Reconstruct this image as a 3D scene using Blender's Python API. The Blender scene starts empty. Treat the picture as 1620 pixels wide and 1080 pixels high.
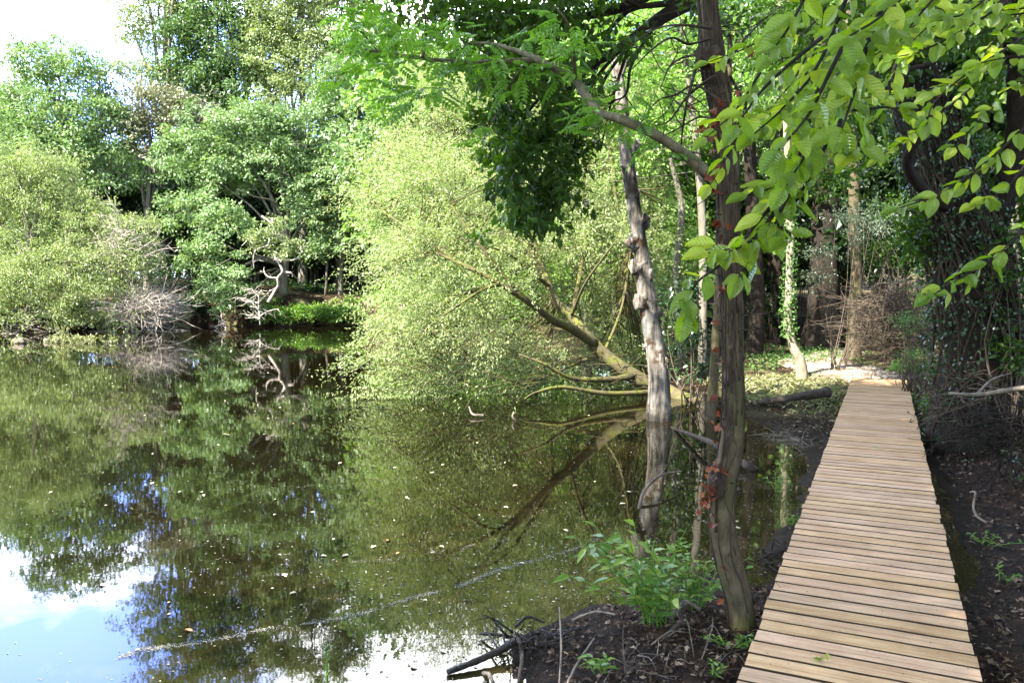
import bpy, math, numpy as np
from mathutils import Vector
C = bpy.context.scene.collection
sc = bpy.context.scene
R = math.radians

# ------------------------------------------------------------------ camera, sky, sun, exposure
F = 1241.0                       # focal length in photo pixels (1620 wide)
CAM = np.array([0.0, 0.0, 1.93])
PITCH = math.atan(81 / F)
cd = bpy.data.cameras.new('camera'); cam = bpy.data.objects.new('camera', cd); C.objects.link(cam)
cam.location = CAM; cam.rotation_euler = (math.pi / 2 - PITCH, 0, 0)
cd.sensor_width = 36.0; cd.lens = 36.0 * F / 1620; cd.clip_end = 2000; cd.clip_start = 0.05
sc.camera = cam

SUN_EL, SUN_AZ = R(47), R(229)   # azimuth clockwise from +Y: left and behind the camera
sdir = np.array([math.sin(SUN_AZ) * math.cos(SUN_EL), math.cos(SUN_AZ) * math.cos(SUN_EL), math.sin(SUN_EL)])
sl = bpy.data.lights.new('sun', 'SUN'); sl.energy = 5.0; sl.angle = R(0.5); sl.color = (1.0, 0.94, 0.82)
so = bpy.data.objects.new('sun', sl); C.objects.link(so)
so.rotation_euler = Vector(-sdir).to_track_quat('-Z', 'Y').to_euler()

w = bpy.data.worlds.new('World'); sc.world = w; w.use_nodes = True
nt = w.node_tree; N = nt.nodes; L = nt.links
for n in list(N): N.remove(n)
wo = N.new('ShaderNodeOutputWorld'); bg = N.new('ShaderNodeBackground'); sky = N.new('ShaderNodeTexSky')
sky.sky_type = 'NISHITA'; sky.sun_disc = False; sky.sun_elevation = SUN_EL; sky.sun_rotation = SUN_AZ
sky.air_density = 1.0; sky.dust_density = 0.2; sky.ozone_density = 1.6
tc = N.new('ShaderNodeTexCoord'); mp = N.new('ShaderNodeMapping'); mp.inputs['Scale'].default_value = (1.0, 1.0, 2.2)
mp.inputs['Location'].default_value = (0.35, 0.1, 0.0)
nz = N.new('ShaderNodeTexNoise'); nz.inputs['Scale'].default_value = 2.1; nz.inputs['Detail'].default_value = 9; nz.inputs['Roughness'].default_value = 0.55
cr = N.new('ShaderNodeValToRGB'); cr.color_ramp.elements[0].position = 0.54; cr.color_ramp.elements[1].position = 0.68
mx = N.new('ShaderNodeMixRGB'); mx.inputs[2].default_value = (27, 27.5, 28, 1)
bg.inputs[1].default_value = 0.10
L.new(tc.outputs['Generated'], mp.inputs[0]); L.new(mp.outputs[0], nz.inputs[0]); 
_acc = nz.outputs[0]
for az_, el_, rad_, amt_ in ((-6, 30, .30, .55), (25, 35, .35, .5), (-75, 30, .4, .35)):      # cumulus banks
    vd = N.new('ShaderNodeVectorMath'); vd.operation = 'DISTANCE'; L.new(tc.outputs['Generated'], vd.inputs[0])
    vd.inputs[1].default_value = (math.sin(R(az_)) * math.cos(R(el_)), math.cos(R(az_)) * math.cos(R(el_)), math.sin(R(el_)))
    mr_ = N.new('ShaderNodeMapRange'); L.new(vd.outputs['Value'], mr_.inputs[0]); mr_.inputs[1].default_value = rad_ * .4; mr_.inputs[2].default_value = rad_; mr_.inputs[3].default_value = amt_ * .4; mr_.inputs[4].default_value = 0
    ad_ = N.new('ShaderNodeMath'); ad_.operation = 'ADD'; L.new(_acc, ad_.inputs[0]); L.new(mr_.outputs[0], ad_.inputs[1]); _acc = ad_.outputs[0]
L.new(_acc, cr.inputs[0])
vl = N.new('ShaderNodeMixRGB'); vl.inputs[2].default_value = (7.0, 11.0, 31.0, 1)      # bright clear patch of sky over the left of the pond
vd = N.new('ShaderNodeVectorMath'); vd.operation = 'DISTANCE'; L.new(tc.outputs['Generated'], vd.inputs[0])
vd.inputs[1].default_value = (math.sin(R(-32)) * math.cos(R(28)), math.cos(R(-32)) * math.cos(R(28)), math.sin(R(28)))
mr_ = N.new('ShaderNodeMapRange'); L.new(vd.outputs['Value'], mr_.inputs[0]); mr_.inputs[1].default_value = .1; mr_.inputs[2].default_value = .6; mr_.inputs[3].default_value = .88; mr_.inputs[4].default_value = 0; L.new(mr_.outputs[0], vl.inputs[0])
L.new(sky.outputs[0], vl.inputs[1]); L.new(cr.outputs[0], mx.inputs[0]); L.new(vl.outputs[0], mx.inputs[1]); L.new(mx.outputs[0], bg.inputs[0]); L.new(bg.outputs[0], wo.inputs[0])

sc.view_settings.view_transform = 'Standard'; sc.view_settings.look = 'None'
sc.view_settings.exposure = 2.5; sc.view_settings.gamma = 1.0
sc.render.engine = 'CYCLES'
cy = sc.cycles
cy.max_bounces = 7; cy.diffuse_bounces = 3; cy.glossy_bounces = 3; cy.transmission_bounces = 4; cy.transparent_max_bounces = 6
cy.caustics_reflective = False; cy.caustics_refractive = False
cy.use_denoising = True
try:
    cy.denoiser = 'OPENIMAGEDENOISE'; cy.denoising_input_passes = 'RGB_ALBEDO_NORMAL'; cy.denoising_prefilter = 'ACCURATE'
except Exception: pass
cy.sample_clamp_indirect = 6

# ------------------------------------------------------------------ helpers
def ray(px, py):
    u = (px - 810) / F; v = (540 - py) / F
    return np.array([u, math.cos(PITCH) + v * math.sin(PITCH), -math.sin(PITCH) + v * math.cos(PITCH)])
def at(px, py, Y):
    d = ray(px, py); return CAM + d * (Y / d[1])
def ground_px(px, py, z=0.0):
    d = ray(px, py); return CAM + d * ((z - CAM[2]) / d[2])
def rng(seed): return np.random.default_rng(seed)
def unit(v): return v / np.maximum(np.linalg.norm(v, axis=-1, keepdims=True), 1e-9)

def tag(o, label=None, cat=None, group=None, kind=None):
    if label: o['label'] = label
    if cat: o['category'] = cat
    if group: o['group'] = group
    if kind: o['kind'] = kind
    return o
def empty(name, loc, label, cat, group=None):
    o = bpy.data.objects.new(name, None); C.objects.link(o); o.location = [float(a) for a in loc]; o.empty_display_size = 0.2
    return tag(o, label, cat, group)
def link(name, me, mat, parent=None, origin=None):
    o = bpy.data.objects.new(name, me); C.objects.link(o)
    for m in (mat if isinstance(mat, (list, tuple)) else [mat]): me.materials.append(m)
    if parent is not None:
        o.parent = parent
    return o
def raw_mesh(name, verts, faces, smooth=True, rnd=None, uv=None, mi=None):
    """verts (N,3); faces = list of (M,k) int arrays"""
    me = bpy.data.meshes.new(name)
    faces = [f for f in faces if len(f)]
    nl = sum(f.size for f in faces); nf = sum(len(f) for f in faces)
    me.vertices.add(len(verts)); me.vertices.foreach_set('co', np.asarray(verts, np.float32).ravel())
    me.loops.add(nl); me.loops.foreach_set('vertex_index', np.concatenate([f.ravel() for f in faces]).astype(np.int32))
    me.polygons.add(nf)
    tot = np.concatenate([np.full(len(f), f.shape[1]) for f in faces]).astype(np.int32)
    st = np.concatenate([[0], np.cumsum(tot)[:-1]]).astype(np.int32)
    me.polygons.foreach_set('loop_start', st)
    try: me.polygons.foreach_set('loop_total', tot)
    except Exception: pass
    me.polygons.foreach_set('use_smooth', np.full(nf, smooth))
    if mi is not None: me.polygons.foreach_set('material_index', mi.astype(np.int32))
    if rnd is not None:
        a = me.attributes.new('rnd', 'FLOAT', 'FACE'); a.data.foreach_set('value', rnd.astype(np.float32))
    if uv is not None:
        u = me.uv_layers.new(name='UVMap'); u.data.foreach_set('uv', uv.astype(np.float32).ravel())
    me.update(calc_edges=True)
    return me

def catmull(P, n):
    P = np.asarray(P, float)
    if len(P) < 3:
        t = np.linspace(0, 1, n)[:, None]; return P[0] * (1 - t) + P[-1] * t
    Q = np.vstack([2 * P[0] - P[1], P, 2 * P[-1] - P[-2]])
    t = np.linspace(0, len(P) - 1 - 1e-6, n); i = t.astype(int); f = (t - i)[:, None]
    a, b, c, d = Q[i], Q[i + 1], Q[i + 2], Q[i + 3]
    return 0.5 * ((2 * b) + (c - a) * f + (2 * a - 5 * b + 4 * c - d) * f ** 2 + (3 * b - a - 3 * c + d) * f ** 3)

class Tubes:
    def __init__(s): s.v = []; s.f = []; s.t = []; s.n = 0; s.r = []
    def add(s, pts, r0, r1=None, seg=6, n=None, rough=0.0, rs=0, power=1.0, radii=None, val=0.5):
        pts = np.asarray(pts, float)
        n = n or max(4, len(pts) * 3)
        P = catmull(pts, n); t = np.linspace(0, 1, n)
        if radii is not None: rad = np.interp(t, np.linspace(0, 1, len(radii)), radii)
        else:
            r1 = r0 * 0.3 if r1 is None else r1
            rad = r1 + (r0 - r1) * (1 - t) ** power
        T = unit(np.gradient(P, axis=0))
        ref = np.array([0.0, 0, 1]) if abs(T[:, 2]).mean() < 0.75 else np.array([1.0, 0, 0])
        A = unit(np.cross(T, ref)); B = np.cross(T, A)
        ang = np.linspace(0, 2 * np.pi, seg, endpoint=False)
        rr = np.repeat(rad[:, None], seg, 1)
        if rough:
            g = rng(rs or s.n + 7)
            ph = g.uniform(0, 6.28, (4,))
            k = np.arange(n)[:, None] / n
            rr = rr * (1 + rough * (0.5 * np.sin(3 * ang[None] + ph[0] + 9 * k) + 0.4 * np.sin(5 * ang[None] + ph[1] - 17 * k) + 0.35 * np.sin(2 * ang[None] + ph[2] + 31 * k)
                          + 0.5 * g.normal(0, 1, (n, seg))))
        V = P[:, None, :] + rr[..., None] * (np.cos(ang)[None, :, None] * A[:, None, :] + np.sin(ang)[None, :, None] * B[:, None, :])
        V = V.reshape(-1, 3)
        i = np.arange(n - 1)[:, None] * seg; j = np.arange(seg)[None]
        q = np.stack([i + j, i + (j + 1) % seg, i + seg + (j + 1) % seg, i + seg + j], -1).reshape(-1, 4) + s.n
        s.v += [V, P[:1], P[-1:]]
        c0 = s.n + n * seg; c1 = c0 + 1
        j = np.arange(seg)
        t0 = np.stack([s.n + (j + 1) % seg, s.n + j, np.full(seg, c0)], -1)
        e = s.n + (n - 1) * seg
        t1 = np.stack([e + j, e + (j + 1) % seg, np.full(seg, c1)], -1)
        s.f.append(q); s.t += [t0, t1]; s.n = c1 + 1
        s.r.append((len(q), 2 * seg, val))
        return P
    def build(s, name, mat, parent=None, org=None):
        V = np.vstack(s.v)
        if org is not None: V = V - org
        rnd = np.concatenate([np.full(a, v) for a, b, v in s.r] + [np.full(b, v) for a, b, v in s.r])
        me = raw_mesh(name, V, [np.vstack(s.f), np.vstack(s.t)], True, rnd)
        return link(name, me, mat, parent)

TEMPL = {
 'q': (np.array([[0, 0, 0], [.45, -.5, .10], [1, 0, -.12], [.45, .5, .10]]), [np.array([[0, 1, 2, 3]])]),
 'leaf6': (np.array([[0, 0, 0], [.28, -.42, .10], [.72, -.40, .04], [1, 0, -.15], [.72, .40, .04], [.28, .42, .10]]), [np.array([[0, 1, 2, 3], [0, 3, 4, 5]])]),
 'oak': (np.array([[0, 0, 0], [.25, -.30, .06], [.38, -.18, .03], [.6, -.5, .08], [.75, -.25, .0], [1, 0, -.15], [.75, .25, 0], [.6, .5, .08], [.38, .18, .03], [.25, .30, .06], [.45, 0, 0]]),
         [np.array([[0, 1, 2, 10], [10, 2, 3, 4], [10, 4, 5, 6], [10, 6, 7, 8], [0, 10, 8, 9]])]),
}
def _grid(st, hw, droop, fold, cols=(-1, -.5, 0, .5, 1)):
    v = []; uv = []
    for t, h in zip(st, hw):
        for c in cols: v.append([t, c * h, abs(c) * fold * (0.5 + h) - droop * t * t + 0.02 * math.sin(t * 9 + c * 2)]); uv.append([t, c])
    f = []; k = len(cols)
    for i in range(len(st) - 1):
        for j in range(k - 1): f.append([i * k + j, (i + 1) * k + j, (i + 1) * k + j + 1, i * k + j + 1])
    return np.array(v), [np.array(f)], np.array(uv)
_b = _grid([0, .05, .16, .3, .45, .6, .75, .88, .96, 1], [.004, .11, .27, .36, .385, .36, .28, .16, .06, .003], .16, .14)
TEMPL['beech'] = _b[:2]; BEECH_UV = _b[2]
_l = _grid([0, .15, .35, .6, .85, 1], [.004, .12, .17, .15, .06, .003], .30, .10, (-1, 0, 1))
TEMPL['lance'] = _l[:2]

def leaf_mesh(name, pos, dr, nor, ln, wd, kind, rnd, mat, parent=None, org=None):
    T, fs = TEMPL[kind]
    dr = unit(dr); side = unit(np.cross(nor, dr)); nor = np.cross(dr, side)
    ln = np.broadcast_to(ln, (len(pos),)); wd = np.broadcast_to(wd, (len(pos),))
    V = (pos[:, None, :] + ln[:, None, None] * (T[None, :, 0, None] * dr[:, None, :] + T[None, :, 2, None] * nor[:, None, :])
         + wd[:, None, None] * T[None, :, 1, None] * side[:, None, :])
    if org is not None: V = V - org
    k = len(T); off = (np.arange(len(pos)) * k)[:, None, None]
    faces = [(f[None] + off).reshape(-1, f.shape[1]) for f in fs]
    rn = np.concatenate([np.repeat(rnd, len(f)) for f in fs])
    uv = None
    if kind == 'beech':
        uv = np.tile(BEECH_UV[fs[0].ravel()], (len(pos), 1))
    me = raw_mesh(name, V.reshape(-1, 3), faces, kind in ('beech', 'lance'), rn, uv)
    return link(name, me, mat, parent)

def fbm(x, y, s=1.0, seed=0, oct=4):
    g = rng(seed + 99); out = 0; a = 1.0; k = s
    for _ in range(oct):
        for _ in range(3):
            th = g.uniform(0, 6.28); p = g.uniform(0, 6.28, 2)
            out = out + a * np.sin((x * math.cos(th) + y * math.sin(th)) * k + p[0] + 1.3 * np.sin((x * math.sin(th) - y * math.cos(th)) * k * .7 + p[1])) / 3
        a *= .5; k *= 2.1
    return out

# ------------------------------------------------------------------ materials
def new_mat(name):
    m = bpy.data.materials.new(name); m.use_nodes = True; t = m.node_tree
    for n in list(t.nodes): t.nodes.remove(n)
    return m, t.nodes, t.links
def ramp(nodes, pts):
    r = nodes.new('ShaderNodeValToRGB'); e = r.color_ramp.elements
    e[0].position, e[0].color = pts[0][0], (*pts[0][1], 1); e[1].position, e[1].color = pts[-1][0], (*pts[-1][1], 1)
    for p, c in pts[1:-1]:
        x = e.new(p); x.color = (*c, 1)
    return r
def leaf_mat(name, c0, c1, c2=None, trans=0.38, rough=0.42, tint=(1.25, 1.35, 0.55), spec=0.5, veins=False):
    m, n, l = new_mat(name)
    at_ = n.new('ShaderNodeAttribute'); at_.attribute_name = 'rnd'
    pts = [(0.0, c0), (0.6, c1), (1.0, c2 or c1)]
    r = ramp(n, pts); l.new(at_.outputs['Fac'], r.inputs[0])
    p = n.new('ShaderNodeBsdfPrincipled'); p.inputs['Roughness'].default_value = rough
    p.inputs['Specular IOR Level'].default_value = spec
    tr = n.new('ShaderNodeBsdfTranslucent'); mu = n.new('ShaderNodeMixRGB'); mu.blend_type = 'MULTIPLY'; mu.inputs[0].default_value = 1
    mu.inputs[2].default_value = (*[min(x * 1.0, 2.5) for x in tint], 1)
    src = r.outputs[0]
    if veins:
        uv = n.new('ShaderNodeUVMap'); sep = n.new('ShaderNodeSeparateXYZ'); l.new(uv.outputs[0], sep.inputs[0])
        ab = n.new('ShaderNodeMath'); ab.operation = 'ABSOLUTE'; l.new(sep.outputs[1], ab.inputs[0])
        m1 = n.new('ShaderNodeMath'); m1.operation = 'MULTIPLY_ADD'; l.new(ab.outputs[0], m1.inputs[0]); m1.inputs[1].default_value = -0.16; l.new(sep.outputs[0], m1.inputs[2])
        m2 = n.new('ShaderNodeMath'); m2.operation = 'MULTIPLY'; l.new(m1.outputs[0], m2.inputs[0]); m2.inputs[1].default_value = 58
        sn = n.new('ShaderNodeMath'); sn.operation = 'SINE'; l.new(m2.outputs[0], sn.inputs[0])
        mid = n.new('ShaderNodeMapRange'); l.new(ab.outputs[0], mid.inputs[0]); mid.inputs[1].default_value = 0; mid.inputs[2].default_value = 0.12; mid.inputs[3].default_value = 1; mid.inputs[4].default_value = 0
        vn = n.new('ShaderNodeMapRange'); l.new(sn.outputs[0], vn.inputs[0]); vn.inputs[1].default_value = 0.55; vn.inputs[2].default_value = 1.0
        mxm = n.new('ShaderNodeMath'); mxm.operation = 'MAXIMUM'; l.new(mid.outputs[0], mxm.inputs[0]); l.new(vn.outputs[0], mxm.inputs[1])
        vc = n.new('ShaderNodeMixRGB'); l.new(mxm.outputs[0], vc.inputs[0]); l.new(src, vc.inputs[1]); vc.inputs[2].default_value = (c0[0] * .6, c0[1] * .7, c0[2] * .6, 1)
        fm = n.new('ShaderNodeMath'); fm.operation = 'MULTIPLY'; l.new(mxm.outputs[0], fm.inputs[0]); fm.inputs[1].default_value = 0.26
        l.new(fm.outputs[0], vc.inputs[0]); src = vc.outputs[0]
        b = n.new('ShaderNodeBump'); b.inputs['Strength'].default_value = 0.45; b.inputs['Distance'].default_value = 0.0008; l.new(sn.outputs[0], b.inputs['Height']); l.new(b.outputs[0], p.inputs['Normal'])
    l.new(src, p.inputs['Base Color']); l.new(src, mu.inputs[1]); l.new(mu.outputs[0], tr.inputs[0])
    ms = n.new('ShaderNodeMixShader'); ms.inputs[0].default_value = trans
    l.new(p.outputs[0], ms.inputs[1]); l.new(tr.outputs[0], ms.inputs[2])
    o = n.new('ShaderNodeOutputMaterial'); l.new(ms.outputs[0], o.inputs[0])
    return m
def noise(n, l, scale, detail=6, rough=0.6, vec=None, dist=0.0):
    x = n.new('ShaderNodeTexNoise'); x.inputs['Scale'].default_value = scale; x.inputs['Detail'].default_value = detail
    x.inputs['Roughness'].default_value = rough; x.inputs['Distortion'].default_value = dist
    if vec is not None: l.new(vec, x.inputs['Vector'])
    return x
def mapping(n, l, scale, kind='Object'):
    t = n.new('ShaderNodeTexCoord'); m = n.new('ShaderNodeMapping'); m.inputs['Scale'].default_value = scale
    l.new(t.outputs[kind], m.inputs[0]); return m.outputs[0]
def bark_mat(name, pts, scale=8, stretch=0.25, bump=0.6, dist=0.02, rough=0.9, moss=None, moss_amt=0.5, moss_scale=3.0):
    m, n, l = new_mat(name)
    v = mapping(n, l, (1, 1, stretch)); a = noise(n, l, scale, 8, 0.65, v, 0.4); r = ramp(n, pts); l.new(a.outputs[0], r.inputs[0])
    p = n.new('ShaderNodeBsdfPrincipled'); p.inputs['Roughness'].default_value = rough; p.inputs['Specular IOR Level'].default_value = 0.2
    src = r.outputs[0]
    if moss:
        v2 = mapping(n, l, (1, 1, 1)); b2 = noise(n, l, moss_scale, 6, 0.6, v2); mr = n.new('ShaderNodeMapRange'); l.new(b2.outputs[0], mr.inputs[0])
        mr.inputs[1].default_value = 0.62 - 0.3 * moss_amt; mr.inputs[2].default_value = 0.72 - 0.3 * moss_amt
        mxx = n.new('ShaderNodeMixRGB'); l.new(mr.outputs[0], mxx.inputs[0]); l.new(src, mxx.inputs[1]); mxx.inputs[2].default_value = (*moss, 1); src = mxx.outputs[0]
    l.new(src, p.inputs['Base Color'])
    bb = noise(n, l, scale * 2.2, 8, 0.7, v, 0.6)
    b = n.new('ShaderNodeBump'); b.inputs['Strength'].default_value = bump; b.inputs['Distance'].default_value = dist
    l.new(bb.outputs[0], b.inputs['Height']); l.new(b.outputs[0], p.inputs['Normal'])
    o = n.new('ShaderNodeOutputMaterial'); l.new(p.outputs[0], o.inputs[0]); return m

M = {}
M['oak'] = leaf_mat('hazed_oak_leaf', (0.110, 0.180, 0.075), (0.195, 0.295, 0.125), (0.310, 0.410, 0.200), trans=.30)  # distance haze put into the leaf colour: paler and bluer
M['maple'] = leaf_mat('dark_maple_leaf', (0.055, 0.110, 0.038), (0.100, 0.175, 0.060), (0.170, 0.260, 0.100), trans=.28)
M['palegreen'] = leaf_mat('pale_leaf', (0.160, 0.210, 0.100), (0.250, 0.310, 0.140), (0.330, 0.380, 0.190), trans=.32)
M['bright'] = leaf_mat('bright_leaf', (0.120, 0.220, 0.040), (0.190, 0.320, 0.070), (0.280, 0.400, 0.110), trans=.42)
M['willow'] = leaf_mat('willow_leaf', (0.170, 0.210, 0.090), (0.260, 0.315, 0.140), (0.380, 0.410, 0.220), trans=.38)
M['greywillow'] = leaf_mat('grey_willow_leaf', (0.170, 0.220, 0.085), (0.270, 0.330, 0.140), (0.390, 0.420, 0.220), trans=.33)
M['brownish'] = leaf_mat('brownish_leaf', (0.130, 0.145, 0.080), (0.210, 0.220, 0.130), (0.290, 0.290, 0.190), trans=.25, tint=(1.1, 1.1, .6))
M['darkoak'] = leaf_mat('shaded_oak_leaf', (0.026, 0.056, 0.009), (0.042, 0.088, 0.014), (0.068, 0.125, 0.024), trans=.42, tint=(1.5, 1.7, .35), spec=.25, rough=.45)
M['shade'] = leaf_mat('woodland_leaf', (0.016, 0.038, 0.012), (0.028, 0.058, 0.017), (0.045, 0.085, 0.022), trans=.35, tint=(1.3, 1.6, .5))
M['ivy'] = leaf_mat('ivy_leaf', (0.012, 0.032, 0.010), (0.024, 0.060, 0.018), (0.050, 0.110, 0.035), trans=.15, spec=.5, rough=.3)
M['beech'] = leaf_mat('beech_leaf', (0.100, 0.180, 0.015), (0.160, 0.250, 0.018), (0.300, 0.370, 0.030), trans=.55, tint=(1.7, 1.75, .35), spec=.8, rough=.30, veins=True)
M['rowan'] = leaf_mat('rowan_leaf', (0.090, 0.200, 0.030), (0.130, 0.270, 0.040), (0.170, 0.320, 0.050), trans=.5, tint=(1.4, 1.5, .4))
M['shrub'] = leaf_mat('shrub_leaf', (0.070, 0.160, 0.022), (0.130, 0.250, 0.035), (0.250, 0.340, 0.050), trans=.35, rough=.4, tint=(1.4, 1.5, .5))
M['yew'] = leaf_mat('yew_leaf', (.045, .065, .040), (.07, .10, .055), (.10, .13, .075), trans=.1, tint=(1, 1.1, .7))
M['fern'] = leaf_mat('fern_leaf', (.06, .13, .03), (.09, .18, .045), (.14, .24, .06), trans=.35)
M['litter'] = leaf_mat('dead_leaf', (0.022, 0.014, 0.010), (0.080, 0.048, 0.030), (0.270, 0.200, 0.140), trans=.08, tint=(1, .8, .5), rough=.7, spec=.2)
M['redleaf'] = leaf_mat('rust_leaf', (0.080, 0.022, 0.010), (0.170, 0.045, 0.018), (0.280, 0.100, 0.045), trans=.35, tint=(1.5, .8, .4), rough=.6)
M['fleck'] = leaf_mat('floating_fleck', (0.080, 0.075, 0.050), (0.200, 0.190, 0.140), (0.400, 0.380, 0.320), trans=.0, rough=.7)
M['scum'] = leaf_mat('scum', (0.090, 0.085, 0.065), (0.220, 0.210, 0.170), (0.420, 0.410, 0.360), trans=.0, rough=.6)
M['floatleaf'] = leaf_mat('floating_leaf', (.30, .26, .12), (.52, .48, .32), (.50, .20, .08), trans=.0, rough=.6)
M['grass'] = leaf_mat('grass_blade', (0.140, 0.170, 0.055), (0.240, 0.250, 0.110), (0.420, 0.380, 0.240), trans=.3)
M['bark_far'] = bark_mat('far_bark', [(0.3, (.08, .068, .05)), (0.55, (.16, .145, .115)), (0.8, (.27, .25, .21))], 6)
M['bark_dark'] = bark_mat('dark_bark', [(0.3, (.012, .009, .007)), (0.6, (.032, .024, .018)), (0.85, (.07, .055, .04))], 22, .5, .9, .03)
M['bark_mossy'] = bark_mat('mossy_bark', [(0.3, (.05, .042, .022)), (0.6, (.10, .085, .045)), (0.85, (.17, .15, .08))], 12, .3, moss=(.10, .105, .025), moss_amt=.5, moss_scale=5)
M['bark_near'] = bark_mat('brown_smooth_bark', [(0.3, (.038, .028, .016)), (0.5, (.085, .066, .037)), (0.8, (.17, .14, .085))], 16, .55, .8, .012, .75, moss=(.07, .07, .025), moss_amt=.4)
M['bark_snag'] = bark_mat('dead_bark', [(0.36, (.012, .010, .008)), (0.45, (.10, .085, .07)), (0.56, (.24, .215, .185)), (0.72, (.42, .39, .34))], 9, .16, 1, .04, .85, moss=(.06, .035, .02), moss_amt=.22, moss_scale=4)
M['bark_pale'] = bark_mat('pale_bark', [(0.3, (.13, .11, .07)), (0.6, (.26, .235, .17)), (0.85, (.36, .33, .26))], 9, .4, .4, .01)
M['stick'] = bark_mat('stick', [(0.3, (.07, .055, .04)), (0.55, (.17, .14, .11)), (0.8, (.30, .26, .21))], 30, .6, .6, .006)
M['twig_pale'] = bark_mat('weathered_twig', [(0.3, (.24, .20, .17)), (0.7, (.50, .45, .40))], 5, 1, .2)
M['twig_brown'] = bark_mat('brown_twig', [(0.3, (.05, .037, .026)), (0.7, (.14, .11, .082))], 5, 1, .2)
M['vine'] = bark_mat('dead_ivy_stem', [(0.3, (.020, .014, .010)), (0.6, (.065, .047, .033)), (0.85, (.22, .18, .14))], 18, .6, .4, .006)
M['limb'] = bark_mat('grey_green_limb', [(0.3, (.07, .06, .035)), (0.55, (.16, .14, .09)), (0.85, (.30, .27, .20))], 22, .8, .6, .008)
M['log'] = bark_mat('rotten_log', [(0.3, (.035, .025, .018)), (0.6, (.085, .065, .05)), (0.85, (.20, .17, .14))], 14, 1, .8, .02)
M['logdark'] = bark_mat('wet_log', [(0.3, (.010, .008, .006)), (0.7, (.035, .027, .02))], 20, .6, .8, .012, .45)

_m = M['bark_snag']; _n, _l = _m.node_tree.nodes, _m.node_tree.links
_p = [x for x in _n if x.type == 'BSDF_PRINCIPLED'][0]; _src = _p.inputs['Base Color'].links[0].from_socket
_g = _n.new('ShaderNodeNewGeometry'); _s = _n.new('ShaderNodeSeparateXYZ'); _l.new(_g.outputs['Position'], _s.inputs[0])
_nn = noise(_n, _l, 6, 4, .6, _g.outputs['Position']); _ad = _n.new('ShaderNodeMath'); _ad.operation = 'MULTIPLY_ADD'; _l.new(_nn.outputs[0], _ad.inputs[0]); _ad.inputs[1].default_value = -.25; _l.new(_s.outputs[2], _ad.inputs[2])
_r = _n.new('ShaderNodeMapRange'); _l.new(_ad.outputs[0], _r.inputs[0]); _r.inputs[1].default_value = -.06; _r.inputs[2].default_value = .10; _r.inputs[3].default_value = .18; _r.inputs[4].default_value = 1
_x = _n.new('ShaderNodeMixRGB'); _x.blend_type = 'MULTIPLY'; _x.inputs[0].default_value = 1; _l.new(_src, _x.inputs[1]); _l.new(_r.outputs[0], _x.inputs[2]); _l.new(_x.outputs[0], _p.inputs['Base Color'])
# wood of the planks
m, n, l = new_mat('softwood_plank')
oi = n.new('ShaderNodeObjectInfo')
tcw = n.new('ShaderNodeTexCoord'); mpw = n.new('ShaderNodeMapping'); mpw.inputs['Scale'].default_value = (1.2, 22, 4)
l.new(tcw.outputs['Object'], mpw.inputs[0])
addv = n.new('ShaderNodeVectorMath'); addv.operation = 'ADD'; l.new(mpw.outputs[0], addv.inputs[0])
sc3 = n.new('ShaderNodeVectorMath'); sc3.operation = 'SCALE'; cmb = n.new('ShaderNodeCombineXYZ')
for k in range(3): l.new(oi.outputs['Random'], cmb.inputs[k])
l.new(cmb.outputs[0], sc3.inputs[0]); sc3.inputs['Scale'].default_value = 37; l.new(sc3.outputs[0], addv.inputs[1])
g1 = noise(n, l, 1.5, 8, .6, addv.outputs[0], .6)
r1 = ramp(n, [(0.25, (.26, .155, .078)), (0.5, (.43, .285, .160)), (0.75, (.54, .38, .225))]); l.new(g1.outputs[0], r1.inputs[0])
hs = n.new('ShaderNodeHueSaturation'); l.new(r1.outputs[0], hs.inputs['Color'])
mr = n.new('ShaderNodeMapRange'); l.new(oi.outputs['Random'], mr.inputs[0]); mr.inputs[3].default_value = .88; mr.inputs[4].default_value = 1.08; l.new(mr.outputs[0], hs.inputs['Value'])
wn = n.new('ShaderNodeTexWhiteNoise'); wn.noise_dimensions = '1D'; l.new(oi.outputs['Random'], wn.inputs['W'])
mr2 = n.new('ShaderNodeMapRange'); l.new(wn.outputs[0], mr2.inputs[0]); mr2.inputs[3].default_value = .93; mr2.inputs[4].default_value = 1.08; l.new(mr2.outputs[0], hs.inputs['Saturation'])
mr3 = n.new('ShaderNodeMapRange'); l.new(wn.outputs[0], mr3.inputs[0]); mr3.inputs[3].default_value = .494; mr3.inputs[4].default_value = .503; l.new(mr3.outputs[0], hs.inputs['Hue'])
# stains and dark specks
geo = n.new('ShaderNodeNewGeometry')
st1 = noise(n, l, 3.1, 7, .7, geo.outputs['Position']); st = ramp(n, [(0.42, (1, 1, 1)), (0.62, (.74, .68, .62))]); l.new(st1.outputs[0], st.inputs[0])
mul = n.new('ShaderNodeMixRGB'); mul.blend_type = 'MULTIPLY'; mul.inputs[0].default_value = .8; l.new(hs.outputs[0], mul.inputs[1]); l.new(st.outputs[0], mul.inputs[2])
vk = n.new('ShaderNodeTexVoronoi'); vk.inputs['Scale'].default_value = 13; l.new(geo.outputs['Position'], vk.inputs['Vector'])
sp = ramp(n, [(0.05, (.25, .2, .15)), (0.09, (1, 1, 1))]); l.new(vk.outputs['Distance'], sp.inputs[0])
mul2 = n.new('ShaderNodeMixRGB'); mul2.blend_type = 'MULTIPLY'; mul2.inputs[0].default_value = .75; l.new(mul.outputs[0], mul2.inputs[1]); l.new(sp.outputs[0], mul2.inputs[2])
p = n.new('ShaderNodeBsdfPrincipled'); p.inputs['Roughness'].default_value = .62; p.inputs['Specular IOR Level'].default_value = .3; l.new(mul2.outputs[0], p.inputs['Base Color'])
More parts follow.
